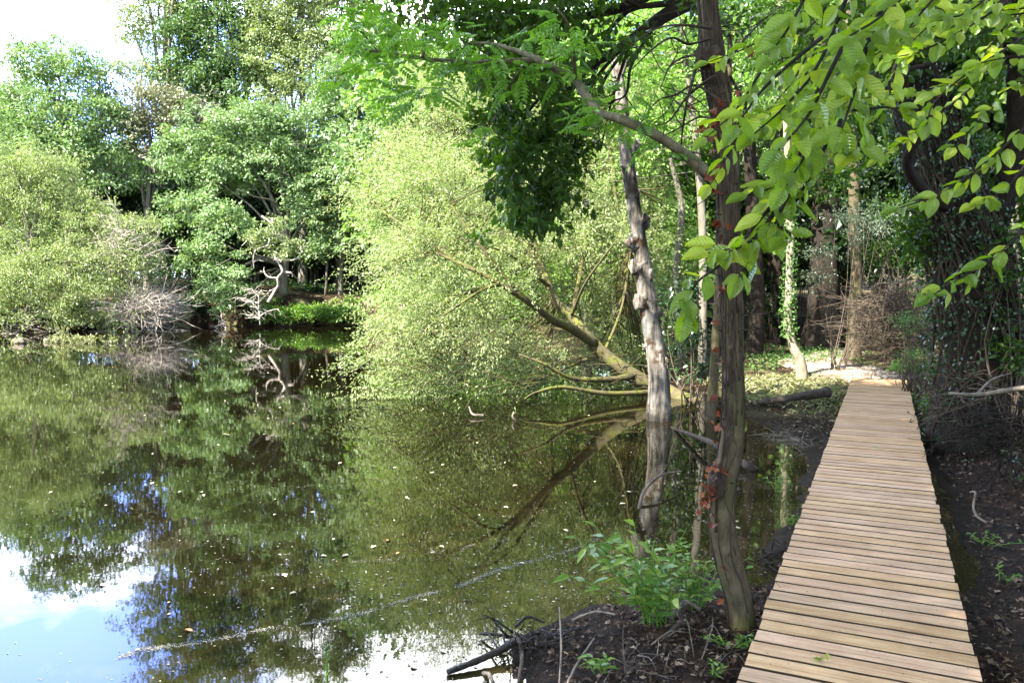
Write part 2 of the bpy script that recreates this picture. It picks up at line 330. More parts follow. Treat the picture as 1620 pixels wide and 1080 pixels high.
b = n.new('ShaderNodeBump'); b.inputs['Strength'].default_value = .35; b.inputs['Distance'].default_value = .004; l.new(g1.outputs[0], b.inputs['Height']); l.new(b.outputs[0], p.inputs['Normal'])
o = n.new('ShaderNodeOutputMaterial'); l.new(p.outputs[0], o.inputs[0]); M['plank'] = m

# ------------------------------------------------------------------ the setting
def gp(px, py): return ground_px(px, py, 0.0)[:2]
WATER = [gp(*q) for q in [(850, 1085), (822, 1015), (872, 985), (930, 955), (1000, 945), (1060, 925), (1125, 905), (1165, 905), (1205, 930), (1222, 905), (1250, 835), (1288, 748),
                          (1255, 722), (1228, 690), (1190, 662), (1130, 628), (1080, 614), (1030, 598)]]
WATER += [np.array(q) for q in [(2.2, 19.5), (0, 24), (-4, 31), (-6.5, 38), (-8.0, 42.3)]]
WATER += [gp(*q) for q in [(560, 515), (500, 514.5), (440, 515), (380, 516), (330, 515), (285, 516), (260, 519), (170, 521), (80, 525), (0, 527)]]
WATER += [np.array(q) for q in [(-30, 34), (-44, 24), (-50, 5), (-40, -15), (-8, -18), (-2.5, -8), (-1.2, -2), (-0.6, 1.2)]]
DITCH = [gp(*q) for q in [(1425, 715), (1462, 730), (1500, 800), (1545, 905), (1530, 940), (1450, 925), (1400, 800)]]
WATER = np.array(WATER); DITCH = np.array(DITCH)
def sdist(x, y, poly):
    """positive inside"""
    shp = x.shape; P = np.stack([x.ravel(), y.ravel()], -1); d = np.full(len(P), 1e9); ins = np.zeros(len(P), bool)
    A = poly; B = np.roll(poly, -1, 0)
    for a, b in zip(A, B):
        e = b - a; t = np.clip(((P - a) @ e) / (e @ e), 0, 1); q = P - a - t[:, None] * e
        d = np.minimum(d, (q ** 2).sum(1))
        c = ((a[1] > P[:, 1]) != (b[1] > P[:, 1])) & (P[:, 0] < (b[0] - a[0]) * (P[:, 1] - a[1]) / (b[1] - a[1] + 1e-12) + a[0])
        ins ^= c
    d = np.sqrt(d); return np.where(ins, d, -d).reshape(shp)
DZ = 0.28
dl1, dl2, dr1, dr2 = (ground_px(*q, DZ)[:2] for q in [(1165, 1080), (1348, 597), (1553, 1080), (1433, 592)])
ddir = (dl2 - dl1); ddir = ddir / np.linalg.norm(ddir); dperp = np.array([ddir[1], -ddir[0]])
dwid = float((dr1 - dl1) @ dperp)
def smooth(a, b, x):
    t = np.clip((x - a) / (b - a), 0, 1); return t * t * (3 - 2 * t)
def gh(x, y):
    x = np.asarray(x, float); y = np.asarray(y, float)
    s = np.maximum(sdist(x, y, WATER) + 0.12 * fbm(x, y, 2.2, 3, 3) + .05 * fbm(x, y, 9, 8, 2) * (y < 12), sdist(x, y, DITCH) * 0.8 + .03 * fbm(x, y, 5, 4, 2))
    d = np.maximum(-s, 0); i = np.maximum(s, 0)
    q = (x - dr1[0]) * dperp[0] + (y - dr1[1]) * dperp[1]          # metres right of the deck's right edge
    al = (x - dr1[0]) * ddir[0] + (y - dr1[1]) * ddir[1]
    z = np.where(s > 0, -np.minimum(0.02 + i * 0.22, 1.2), 0.0)
    land = 0.010 + 0.105 * (1 - np.exp(-d / 0.9)) + 0.02 * np.minimum(d, 6) / 6
    bank = smooth(0.35, 2.6, q) * 1.25 + np.clip(q - 2.6, 0, 12) * 0.30
    bank = bank * smooth(-30, -8, -np.abs(al - 4) + 2)
    back = smooth(16, 44, y) * 0.75 + smooth(40, 90, y) * 2.0
    far = 0.75 * (1 - np.exp(-d / 0.5)) * smooth(37.5, 41.5, y) * smooth(-17, -15, x)
    lw = .5 * (1 - np.exp(-d / 1.5)) * smooth(-12, -16, x) * 1.0
    nn = 0.030 * fbm(x, y, 3.0, 1, 4) + 0.020 * fbm(x, y, 13, 2, 3)
    # keep the ground below the deck planks
    under = smooth(-dwid - .25, -dwid + .0, q) * smooth(.30, .05, q) * smooth(13.4, 13.0, al)
    ramp_ = smooth(9.5, 13.0, al) * smooth(2.5, .5, np.abs(q + dwid / 2)) * 0.10
    zl = land + bank * smooth(0, .5, d) + back + far + lw + nn * (1 + 2 * smooth(.4, 2, q)) + ramp_
    zl = np.where(d < .35, zl * (.15 + .85 * d / .35), zl)
    zl = zl * (1 - under) + np.minimum(zl, DZ - 0.16) * under
    return np.where(s > 0, z + nn * .3 * np.exp(-i), np.maximum(zl, .004))

def axis(parts):
    o = []
    for a, b, st in parts: o.append(np.arange(a, b, st))
    return np.unique(np.round(np.concatenate(o), 4))
xs = axis([(-400, -60, 34), (-60, -14, 1.0), (-14, -3, .4), (-3, 6.5, .07), (6.5, 12, .25), (12, 30, 1), (30, 401, 37)])
ys = axis([(-60, -10, 5), (-10, 1, .5), (1, 15, .07), (15, 24, .2), (24, 50, .5), (50, 80, 3), (80, 500, 42)])
X, Yg = np.meshgrid(xs, ys); Z = gh(X, Yg)
def grid_faces(nx, ny):
    i = (np.arange(ny - 1)[:, None] * nx + np.arange(nx - 1)[None]).ravel()
    return np.stack([i, i + 1, i + 1 + nx, i + nx], -1)
gm = raw_mesh('ground', np.stack([X, Yg, Z], -1).reshape(-1, 3), [grid_faces(len(xs), len(ys))], True)
m, n, l = new_mat('forest_floor')
geo = n.new('ShaderNodeNewGeometry'); sepg = n.new('ShaderNodeSeparateXYZ'); l.new(geo.outputs['Position'], sepg.inputs[0])
a1 = noise(n, l, 7, 10, .72, geo.outputs['Position']); r1 = ramp(n, [(0.3, (.008, .006, .0045)), (0.5, (.026, .017, .011)), (0.62, (.055, .036, .023)), (0.78, (.12, .08, .055))]); l.new(a1.outputs[0], r1.inputs[0])
a2 = noise(n, l, 45, 6, .7, geo.outputs['Position']); r2 = ramp(n, [(0.35, (.35, .33, .32)), (0.65, (1.35, 1.25, 1.15))]); l.new(a2.outputs[0], r2.inputs[0])
mu = n.new('ShaderNodeMixRGB'); mu.blend_type = 'MULTIPLY'; mu.inputs[0].default_value = 1; l.new(r1.outputs[0], mu.inputs[1]); l.new(r2.outputs[0], mu.inputs[2])
a3 = noise(n, l, .9, 7, .6, geo.outputs['Position']); g3 = n.new('ShaderNodeMapRange'); l.new(a3.outputs[0], g3.inputs[0]); g3.inputs[1].default_value = .5; g3.inputs[2].default_value = .62
yy = n.new('ShaderNodeMapRange'); l.new(sepg.outputs[1], yy.inputs[0]); yy.inputs[1].default_value = 9; yy.inputs[2].default_value = 14
gm_ = n.new('ShaderNodeMath'); gm_.operation = 'MULTIPLY'; l.new(g3.outputs[0], gm_.inputs[0]); l.new(yy.outputs[0], gm_.inputs[1])
gr = n.new('ShaderNodeMixRGB'); l.new(gm_.outputs[0], gr.inputs[0]); l.new(mu.outputs[0], gr.inputs[1]); gr.inputs[2].default_value = (.13, .12, .055, 1)
# wet mud close to the water level
wz = n.new('ShaderNodeMapRange'); l.new(sepg.outputs[2], wz.inputs[0]); wz.inputs[1].default_value = .02; wz.inputs[2].default_value = .12; wz.inputs[3].default_value = .5; wz.inputs[4].default_value = 1
wm = n.new('ShaderNodeMixRGB'); wm.blend_type = 'MULTIPLY'; wm.inputs[0].default_value = 1; l.new(gr.outputs[0], wm.inputs[1]); l.new(wz.outputs[0], wm.inputs[2])
p = n.new('ShaderNodeBsdfPrincipled'); l.new(wm.outputs[0], p.inputs['Base Color']); p.inputs['Specular IOR Level'].default_value = .1
rz = n.new('ShaderNodeMapRange'); l.new(sepg.outputs[2], rz.inputs[0]); rz.inputs[1].default_value = .03; rz.inputs[2].default_value = .14; rz.inputs[3].default_value = .55; rz.inputs[4].default_value = .92; l.new(rz.outputs[0], p.inputs['Roughness'])
b = n.new('ShaderNodeBump'); b.inputs['Strength'].default_value = .9; b.inputs['Distance'].default_value = .03; l.new(a2.outputs[0], b.inputs['Height']); l.new(b.outputs[0], p.inputs['Normal'])
o = n.new('ShaderNodeOutputMaterial'); l.new(p.outputs[0], o.inputs[0])
ground = link('ground', gm, m); tag(ground, 'dark muddy bank and brown forest floor around the pond', kind='structure')

# water
wxs = axis([(-64, -14, 2), (-14, -4, .5), (-4, 5, .12), (5, 14.1, .5)]); wys = axis([(-22, 0, 2), (0, 9, .12), (9, 16, .4), (16, 48.1, 2)])
WX, WY = np.meshgrid(wxs, wys); g_ = gh(WX, WY)
wmesh = raw_mesh('pond_water', np.stack([WX, WY, np.zeros_like(WX)], -1).reshape(-1, 3), [grid_faces(len(wxs), len(wys))], True)
sh = np.exp(-np.maximum(sdist(WX, WY, WATER), 0) / .8) * smooth(16, 9, WY)
aa = wmesh.attributes.new('shallow', 'FLOAT', 'POINT'); aa.data.foreach_set('value', sh.ravel().astype(np.float32))
m, n, l = new_mat('pond_water')
geo = n.new('ShaderNodeNewGeometry'); av = n.new('ShaderNodeAttribute'); av.attribute_name = 'shallow'
b1 = noise(n, l, 1.6, 6, .6, geo.outputs['Position']); r1 = ramp(n, [(0.35, (.020, .017, .006)), (0.65, (.050, .040, .014))]); l.new(b1.outputs[0], r1.inputs[0])
mxw = n.new('ShaderNodeMixRGB'); l.new(av.outputs['Fac'], mxw.inputs[0]); mxw.inputs[1].default_value = (.0045, .0036, .0014, 1); l.new(r1.outputs[0], mxw.inputs[2])
p = n.new('ShaderNodeBsdfPrincipled'); l.new(mxw.outputs[0], p.inputs['Base Color']); p.inputs['Roughness'].default_value = .015; p.inputs['IOR'].default_value = 1.5
n1 = noise(n, l, 2.2, 3, .5, geo.outputs['Position']); n2 = noise(n, l, 14, 3, .5, geo.outputs['Position'])
b = n.new('ShaderNodeBump'); b.inputs['Strength'].default_value = 1; b.inputs['Distance'].default_value = .0007; l.new(n1.outputs[0], b.inputs['Height'])
b_ = n.new('ShaderNodeBump'); b_.inputs['Strength'].default_value = 1; b_.inputs['Distance'].default_value = .00010; l.new(n2.outputs[0], b_.inputs['Height']); l.new(b.outputs[0], b_.inputs['Normal']); l.new(b_.outputs[0], p.inputs['Normal'])
o = n.new('ShaderNodeOutputMaterial'); l.new(p.outputs[0], o.inputs[0])
water = link('pond_water', wmesh, m); tag(water, 'still brown pond water mirroring the trees', kind='structure')

# gravel path beyond the boardwalk
pc = [ground_px(*q) for q in [(1392, 596, .27), (1370, 588, .30), (1330, 575, .34), (1290, 562, .40), (1290, 553, .44), (1330, 545, .5), (1335, 540, .58), (1310, 536, .62)]]
pc = catmull(pc, 60); wdt = np.interp(np.linspace(0, 1, 60), [0, .12, .4, .7, 1], [.72, .95, .8, .6, .4])
Tn = unit(np.gradient(pc[:, :2], axis=0)); Pn = np.stack([Tn[:, 1], -Tn[:, 0]], -1)
cols = np.linspace(-1, 1, 15)
jit = 1 + .10 * rng(5).normal(0, 1, (60, 15)) * (np.abs(cols) > .7)
PX = pc[:, None, :2] + Pn[:, None, :] * (wdt[:, None] * cols[None] * jit)[..., None]
PZ = gh(PX[..., 0], PX[..., 1]) + .014 + .012 * np.cos(cols * 1.5)[None]
pmesh = raw_mesh('path', np.concatenate([PX, PZ[..., None]], -1).reshape(-1, 3), [grid_faces(15, 60)], True)
m, n, l = new_mat('gravel'); geo = n.new('ShaderNodeNewGeometry')
vo = n.new('ShaderNodeTexVoronoi'); vo.inputs['Scale'].default_value = 34; l.new(geo.outputs['Position'], vo.inputs['Vector'])
hsv = n.new('ShaderNodeSeparateColor'); l.new(vo.outputs['Color'], hsv.inputs[0]); r1 = ramp(n, [(0, (.17, .14, .105)), (.6, (.33, .28, .22)), (1, (.46, .41, .34))]); l.new(hsv.outputs[0], r1.inputs[0])
li = noise(n, l, 2.6, 8, .7, geo.outputs['Position']); lr = n.new('ShaderNodeMapRange'); l.new(li.outputs[0], lr.inputs[0]); lr.inputs[1].default_value = .50; lr.inputs[2].default_value = .56
ml = n.new('ShaderNodeMixRGB'); l.new(lr.outputs[0], ml.inputs[0]); l.new(r1.outputs[0], ml.inputs[1]); ml.inputs[2].default_value = (.14, .085, .055, 1)
p = n.new('ShaderNodeBsdfPrincipled'); l.new(ml.outputs[0], p.inputs['Base Color']); p.inputs['Roughness'].default_value = .9
b = n.new('ShaderNodeBump'); b.inputs['Strength'].default_value = 1; b.inputs['Distance'].default_value = .012; l.new(vo.outputs['Distance'], b.inputs['Height']); l.new(b.outputs[0], p.inputs['Normal'])
o = n.new('ShaderNodeOutputMaterial'); l.new(p.outputs[0], o.inputs[0])
tag(link('path', pmesh, m), 'pale gravel path leading from the boardwalk into the wood', kind='structure')

# ------------------------------------------------------------------ boardwalk
PITCHB, PT = 0.139, 0.044
a0 = dl2 - ddir * 0.02
bw = empty('boardwalk', (*((dl1 + dr1) / 2), 0.0), 'new softwood boardwalk with grooved cross planks running along the pond', 'boardwalk')
bang = math.atan2(dperp[1], dperp[0])
def plank_mesh(seed):
    g = rng(seed); wv = PITCHB - 0.020; hl = dwid / 2; rows = 9
    # grooved top profile across the width
    prof = []
    yy_ = np.linspace(-wv / 2, wv / 2, 15)
    zz = np.where(np.arange(15) % 3 == 1, -.0022, 0.0); zz[0] = zz[-1] = -.004
    prof = [(-wv / 2, -PT)] + list(zip(yy_, zz)) + [(wv / 2, -PT)]
    prof = np.array(prof); k = len(prof); V = []
    for i, xx in enumerate(np.linspace(-hl, hl, rows)):
        wob = g.normal(0, .0012); V.append(np.stack([np.full(k, xx), prof[:, 0] + wob, prof[:, 1]], -1))
    V = np.vstack(V)
    i = np.arange(rows - 1)[:, None] * k; j = np.arange(k)[None]
    q = np.stack([i + j, i + k + j, i + k + (j + 1) % k, i + (j + 1) % k], -1).reshape(-1, 4)
    c0 = np.arange(k)[None, :]; c1 = ((rows - 1) * k + np.arange(k))[None, ::-1]
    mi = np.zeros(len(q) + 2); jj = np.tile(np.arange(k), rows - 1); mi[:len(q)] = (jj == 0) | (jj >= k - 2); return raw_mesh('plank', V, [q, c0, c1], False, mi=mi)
pls = [plank_mesh(i) for i in range(4)]
M['gap_shade_edge'] = bark_mat('gap_shade_edge', [(0.3, (.035, .022, .012)), (0.7, (.075, .048, .026))], 14, 1, .3, .004)  # plank sides coloured dark to stand for shade in the gaps
for q_ in pls: q_.materials.append(M['plank']); q_.materials.append(M['gap_shade_edge'])
gg = rng(11); NV = 99
for i in range(NV + 28):
    cpos = (dl2 + dperp * dwid / 2) - ddir * (PITCHB * (i + .5)); cx, cyy = cpos + dperp * gg.normal(0, .004)
    loc = (cx - bw.location[0], cyy - bw.location[1], DZ + gg.normal(0, .0012))
    rz_ = bang + gg.normal(0, .0022)
    if i < NV:
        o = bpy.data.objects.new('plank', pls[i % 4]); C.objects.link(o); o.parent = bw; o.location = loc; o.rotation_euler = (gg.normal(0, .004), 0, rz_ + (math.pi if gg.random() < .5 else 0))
    else:
        if i == NV: rest = []
        co = np.array([v.co[:] for v in pls[i % 4].vertices]); c_, s_ = math.cos(rz_), math.sin(rz_)
        rest.append(np.stack([co[:, 0] * c_ - co[:, 1] * s_ + loc[0], co[:, 0] * s_ + co[:, 1] * c_ + loc[1], co[:, 2] + loc[2]], -1))
kq = len(rest[0]); F4 = []; F17 = []
for j, v in enumerate(rest):
    for pgn in pls[0].polygons:
        (F4 if len(pgn.vertices) == 4 else F17).append([x + j * kq for x in pgn.vertices])
me = raw_mesh('plank', np.vstack(rest), [np.array(F4), np.array(F17)], False)
o = link('plank', me, M['plank'], bw); o['kind'] = 'stuff'
Ltot = PITCHB * (NV + 28)
def box_mesh(name, hx, hy, hz):
    v = np.array([[sx * hx, sy * hy, sz * hz] for sx in (-1, 1) for sy in (-1, 1) for sz in (-1, 1)])
    f = np.array([[0, 1, 3, 2], [4, 6, 7, 5], [0, 4, 5, 1], [2, 3, 7, 6], [0, 2, 6, 4], [1, 5, 7, 3]]); return raw_mesh(name, v, [f], False)
for off in (.06, dwid - .06):
    cpos = dl2 + dperp * off - ddir * (Ltot / 2 + .03)
    o = link('bearer', box_mesh('bearer', .024, Ltot / 2, .06), M['twig_brown'], bw); o.location = (cpos[0] - bw.location[0], cpos[1] - bw.location[1], DZ - PT - .0635); o.rotation_euler = (0, 0, bang)
for k in range(8):
    for off in (.06, dwid - .06):
        cpos = dl2 + dperp * (off + (.058 if off < .1 else -.058)) - ddir * (.4 + k * 2.1)
        o = link('post', box_mesh('post', .032, .032, .20), M['twig_brown'], bw); o.location = (cpos[0] - bw.location[0], cpos[1] - bw.location[1], DZ - PT - .203); o.rotation_euler = (0, 0, bang)

# ------------------------------------------------------------------ tree machinery
def lobes_px(lst, Y, depth=1.0):
    out = []
    for q in lst:
        px, py, rx, ry = q[:4]; dY = q[4] if len(q) > 4 else 0; Yq = Y + dY
        c = at(px, py, Yq); out.append([*c, rx * Yq / F, rx * Yq / F * depth, ry * Yq / F])
    return np.array(out)
def crown_points(g, lobes, cr, k, fill=.55, zmin=None):
    cs = []; li = []; k = k * 2.6
    for i, (cx, cy_, cz, rx, ry, rz) in enumerate(lobes):
        nn_ = max(4, int(k * (rx * rz + rx * ry + ry * rz) / 3 * math.pi / cr ** 2))
        d = unit(g.normal(0, 1, (nn_, 3))); d[:, 2] = np.where(d[:, 2] < -.55, -d[:, 2] * .6, d[:, 2]); d = unit(d)
        rad = fill + (1.06 - fill) * g.random(nn_) ** .5
        rad *= 1 + .16 * np.sin(d[:, 0] * 5 + i) * np.sin(d[:, 2] * 6 + 2 * i) + .12 * g.normal(0, 1, nn_)
        c = np.array([cx, cy_, cz]) + d * rad[:, None] * np.array([rx, ry, rz]); cs.append(c); li.append(np.full(nn_, i))
    c = np.vstack(cs); li = np.concatenate(li)
    if zmin is not None: c[:, 2] = np.maximum(c[:, 2], zmin + cr * .5 * g.random(len(c)))
    return c, li
def clusters_to_leaves(g, c, cr, per, ls, flat=.5, droop=.25, up=1.0, asp=.55, szvar=.3, lobec=None, zmin=None, clump_attr=.55):
    n_ = len(c); ids = np.repeat(np.arange(n_), per)
    crs = cr * g.uniform(.6, 1.25, n_)
    tilt = g.normal(0, .35, (n_, 3)); nb = unit(np.array([0, 0, 1.0]) * up + tilt)
    d = unit(g.normal(0, 1, (len(ids), 3))) * (g.random(len(ids)) ** .45)[:, None]
    nrm = nb[ids]; dn = (d * nrm).sum(1, keepdims=True); d = d - dn * nrm * (1 - flat)
    pos = c[ids] + d * crs[ids][:, None]
    pos[:, 2] -= droop * crs[ids] * (np.linalg.norm(d[:, :2], axis=1) ** 2)
    if zmin is not None: pos[:, 2] = np.maximum(pos[:, 2], zmin + .02 * g.random(len(pos)))
    dr = unit(d + g.normal(0, .55, d.shape) + np.array([0, 0, -droop])); nor = unit(nrm + g.normal(0, .55, d.shape) + .35 * d)
    ln = ls * g.uniform(1 - szvar, 1 + szvar, len(ids)); cv = g.random(n_)
    rnd = np.clip(clump_attr * cv[ids] + (1 - clump_attr) * g.random(len(ids)), 0, 1)
    return pos, dr, nor, ln, ln * asp, rnd
def near_on(P, c):
    d = ((P[None] - c[:, None]) ** 2).sum(-1); return d.argmin(1)
def tree(name, label, cat, group, trunk, r0, lobes, leafmat, barkmat, cr=.55, k=1.0, per=40, ls=.14, kind='q', seed=1, fill=.5, flat=.5, droop=.3, asp=.6,
         r1=.04, limbs=True, twigs=220, zmin=None, extra=None, up=1.0, twig_r=.012, fork=.45, seg=8, tw_mat=None):
    g = rng(seed); trunk = np.asarray(trunk, float); base = trunk[0].copy()
    t = empty(name, base, label, cat, group); per = int(per * 1.35); ls = ls * 1.12
    tb = Tubes(); TP = tb.add(trunk, r0, r1, seg=max(seg, 8), n=26, rough=.05, rs=seed, power=.85)
    c, li = crown_points(g, lobes, cr, k, fill, zmin)
    paths = [TP]
    if limbs:
        for i, lb in enumerate(lobes):
            cen = lb[:3]; j = int(np.clip(np.abs(TP[:, 2] - (cen[2] * fork + TP[0, 2] * (1 - fork))).argmin(), 6, len(TP) - 2))
            s0 = TP[j]; mid = (s0 + cen) / 2 + g.normal(0, .08, 3) * np.linalg.norm(cen - s0) + np.array([0, 0, .08 * np.linalg.norm(cen - s0)])
            e = cen + np.array([g.normal(0, .3) * lb[3], g.normal(0, .3) * lb[4], lb[5] * .5])
            rr = max(.02, r0 * .42 * g.uniform(.7, 1.1)); LP = tb.add([s0, mid, cen, e], rr, rr * .15, seg=6, n=14, rough=.04, rs=seed + i)
            paths.append(LP)
    AP = np.vstack(paths)
    if twigs:
        sel = g.choice(len(c), min(twigs, len(c)), replace=False); jn = near_on(AP, c[sel])
        for q, jj in zip(sel, jn):
            a, b_ = AP[jj], c[q]; md = (a + b_) / 2 + g.normal(0, .10, 3) * np.linalg.norm(b_ - a)
            tb.add([a, md, b_], twig_r * (1 + np.linalg.norm(b_ - a) * .5), twig_r * .3, seg=4, n=6)
    if extra: extra(tb, g)
    tb.build('trunk', barkmat, t, base)
    A = clusters_to_leaves(g, c, cr, per, ls, flat, droop, up, asp, zmin=zmin)
    leaf_mesh('crown', A[0], A[1], A[2], A[3], A[4], kind, A[5], leafmat, t, base)
    return t
def zground(p): return float(gh(np.array([p[0]]), np.array([p[1]]))[0])
def base_at(px, Y, dz=-.1):
    p = at(px, 500, Y); p[2] = zground(p) + dz; return p
def copy_tree(o, parent=None):
    c = o.copy(); C.objects.link(c); c.parent = parent
    for ch in list(o.children): copy_tree(ch, c)
    return c
#PARTB
# ------------------------------------------------------------------ far bank trees
FB = 'trees on the far bank of the pond'
def tp(px_list, Y):    # trunk from pixels; first is the base
    b = base_at(px_list[0][0], Y); return [b] + [at(x, y, Y) for x, y in px_list[1:]]
tree('willow_tree', 'broad pale yellow-green willow spilling to the water at the left edge', 'tree', FB, tp([(40, 520), (50, 430), (40, 330), (20, 260)], 37.5), .3,
     lobes_px([(15, 300, 85, 75), (-70, 330, 100, 110), (60, 370, 110, 95), (120, 440, 100, 70, -1), (30, 460, 110, 60, -2), (185, 430, 60, 65, -.5), (70, 265, 50, 45), (-60, 450, 90, 70, -2), (150, 370, 60, 55), (205, 375, 45, 40)], 38, .7),
     M['greywillow'], M['bark_far'], cr=.55, k=.95, per=52, ls=.125, seed=21, asp=.35, droop=.6, zmin=.1, flat=.6)
tree('ash_tree', 'round bright green tree behind the willow at the upper left', 'tree', FB, tp([(110, 500), (110, 330), (100, 200), (105, 130)], 47), .35,
     lobes_px([(95, 130, 75, 60), (50, 190, 70, 65), (150, 200, 65, 60), (90, 240, 90, 60), (165, 270, 55, 55), (40, 260, 60, 60), (60, 105, 40, 35)], 47, .8),
     M['oak'], M['bark_far'], cr=.8, k=1.0, per=42, ls=.19, seed=22)
tree('ash_tree', 'tall airy grey-green tree with a bare upright trunk against the white sky', 'tree', FB, tp([(262, 500), (262, 300), (261, 140), (263, 0), (266, -110)], 53), .36,
     lobes_px([(250, 20, 75, 45), (215, 60, 45, 30), (290, -50, 80, 60), (240, -90, 60, 50), (300, 60, 40, 40), (225, 115, 45, 30), (280, 130, 45, 35), (230, -20, 50, 30)], 53, .8),
     M['palegreen'], M['bark_far'], cr=.75, k=.9, per=34, ls=.18, seed=23, fill=.2)
tree('chestnut_tree', 'dull brown-tinged tree between the bright ash and the oak', 'tree', FB, tp([(235, 500), (235, 330), (240, 220)], 48), .3,
     lobes_px([(225, 165, 60, 38), (275, 180, 50, 35), (240, 220, 60, 40), (200, 200, 40, 35)], 48, .8), M['brownish'], M['bark_far'], cr=.7, k=.85, per=36, ls=.18, seed=24)
tree('maple_tree', 'dark green maple high above the oak, its limbs showing', 'tree', FB, tp([(385, 500), (385, 300), (388, 150), (392, -40)], 52), .38,
     lobes_px([(345, 60, 75, 55), (310, 120, 55, 45), (380, 130, 70, 45), (350, -30, 80, 60), (420, 60, 50, 45), (330, 180, 60, 35), (400, 190, 50, 30)], 52, .8),
     M['maple'], M['bark_far'], cr=.8, k=1.5, per=46, ls=.20, seed=25)
tree('lime_tree', 'pale feathery tree right of the dark maple at the top', 'tree', FB, tp([(480, 500), (480, 300), (478, 100), (475, -60)], 51), .36,
     lobes_px([(450, 40, 65, 50), (500, 90, 60, 50), (430, 100, 50, 45), (480, -30, 85, 55), (540, 30, 50, 60), (470, 150, 60, 30), (560, 100, 40, 50)], 51, .8),
     M['palegreen'], M['bark_far'], cr=.7, k=1.5, per=46, ls=.16, seed=26)
def oak_extra(tb, g):
    for pts in ([(454, 340), (430, 318), (405, 312), (375, 300)], [(455, 290), (490, 275), (520, 262)], [(455, 300), (430, 265), (405, 250)]):
        tb.add([at(x, y, 44.5 - 1.5 * i_) for i_, (x, y) in enumerate(pts)], .07, .02, seg=6, n=12, rough=.05)
tree('oak_tree', 'big bright green oak with a straight grey trunk above the dark hollow', 'tree', FB, tp([(449, 482), (452, 400), (456, 300), (460, 220)], 44.5), .27,
     lobes_px([(330, 215, 55, 45), (290, 260, 45, 45), (400, 205, 65, 45), (470, 215, 55, 45), (350, 290, 60, 40), (425, 270, 60, 45), (300, 340, 48, 42, -1), (500, 290, 42, 45), (360, 360, 48, 35, -2),
               (315, 410, 35, 40, -2.5), (355, 440, 40, 38, -3), (480, 340, 30, 30), (380, 480, 34, 22, -2.5), (300, 480, 18, 20, -1)], 43.5, .8),
     M['oak'], M['bark_far'], cr=.62, k=1.0, per=46, ls=.16, seed=27, flat=.42, zmin=.15, extra=oak_extra)
tree('sycamore_tree', 'green tree with layered boughs beside the leaning willow crown', 'tree', FB, tp([(539, 487), (540, 400), (542, 300), (548, 150)], 45), .16,
     lobes_px([(560, 190, 55, 50), (525, 160, 40, 40), (550, 280, 50, 50), (590, 250, 40, 70), (535, 345, 40, 32), (520, 390, 32, 22, -1), (580, 330, 40, 50), (560, 130, 50, 45)], 45, .8),
     M['oak'], M['bark_far'], cr=.6, k=1.0, per=42, ls=.17, seed=28)
for i, (px, Y, r) in enumerate([(515.5, 45, .085), (583, 47, .13), (492, 52, .10), (560, 55, .15)]):
    tb = Tubes(); b = base_at(px, Y)
    t = empty('thin_tree', b, ['slender bare trunk standing between the two thicker trunks on the far dam', 'thin dark trunk just left of the leaning willow crown', 'faint narrow trunk deep in the dark wood', 'dark trunk in the wood behind the dam'][i], 'tree', FB)
    top = at(px + 3, 330, Y); tb.add([b, (b + top) / 2 + [.05, 0, 0], top, top + [0.1, 0, 3]], r, r * .5, n=14, rough=.04); tb.build('trunk', M['bark_far'], t, b)
    g = rng(300 + i); c = np.array([top + [0, 0, 2.2]]) + g.normal(0, .9, (26, 3)); A = clusters_to_leaves(g, c, .6, 40, .18); leaf_mesh('crown', *A[:5], 'q', A[5], M['shade'], t, b)

# woodland behind: three trees, then copies
def proto(seed, mat, h=11, wd=3.6, label='', name='woodland_tree'):
    g = rng(seed); lob = [[g.normal(0, wd * .35), g.normal(0, wd * .35), z_, wd * g.uniform(.5, .8), wd * g.uniform(.5, .8), h * .14] for z_ in np.linspace(h * .25, h * .95, 8)]
    return tree(name, label, 'tree', 'trees of the wood behind', [(0, 0, -.3), (.1, 0, h * .3), (-.1, .1, h * .6), (0, 0, h)], .22, np.array(lob), mat, M['bark_far'], cr=.95, k=.9, per=34, ls=.27, seed=seed, fill=.3, twigs=120)
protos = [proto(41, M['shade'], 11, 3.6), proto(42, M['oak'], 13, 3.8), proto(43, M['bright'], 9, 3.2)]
spots = []
g = rng(77)
for px in range(-150, 640, 62): spots.append((px + g.uniform(-15, 15), g.uniform(55, 62), 0 if g.random() < .7 else 1, g.uniform(.75, 1.05)))
for px in range(300, 640, 38): spots.append((px + g.uniform(-12, 12), g.uniform(50, 54), 0, g.uniform(.7, .85)))
for px in range(-100, 700, 95): spots.append((px + g.uniform(-20, 20), g.uniform(66, 78), 0, g.uniform(.9, 1.15)))
for px in range(640, 1250, 85): spots.append((px + g.uniform(-15, 15), g.uniform(34, 40), 1 if g.random() < .5 else 2, g.uniform(.95, 1.25)))
for px in range(660, 1700, 110): spots.append((px + g.uniform(-20, 20), g.uniform(46, 56), 0, g.uniform(1.0, 1.4)))
for px, Y, k_, s_ in [(1010, 24, 2, .95), (1100, 27, 2, 1.05), (930, 27, 2, .9), (1180, 31, 0, 1.1), (1230, 27, 0, .9), (1390, 27, 0, 1.0), (1480, 22, 0, .95), (1600, 19, 0, .9), (1330, 34, 0, 1.1), (1560, 28, 0, 1.1)]:
    spots.append((px, Y, k_, s_))
used = set(); wl = ['dark green woodland tree', 'mid green woodland tree', 'bright sunlit woodland tree']
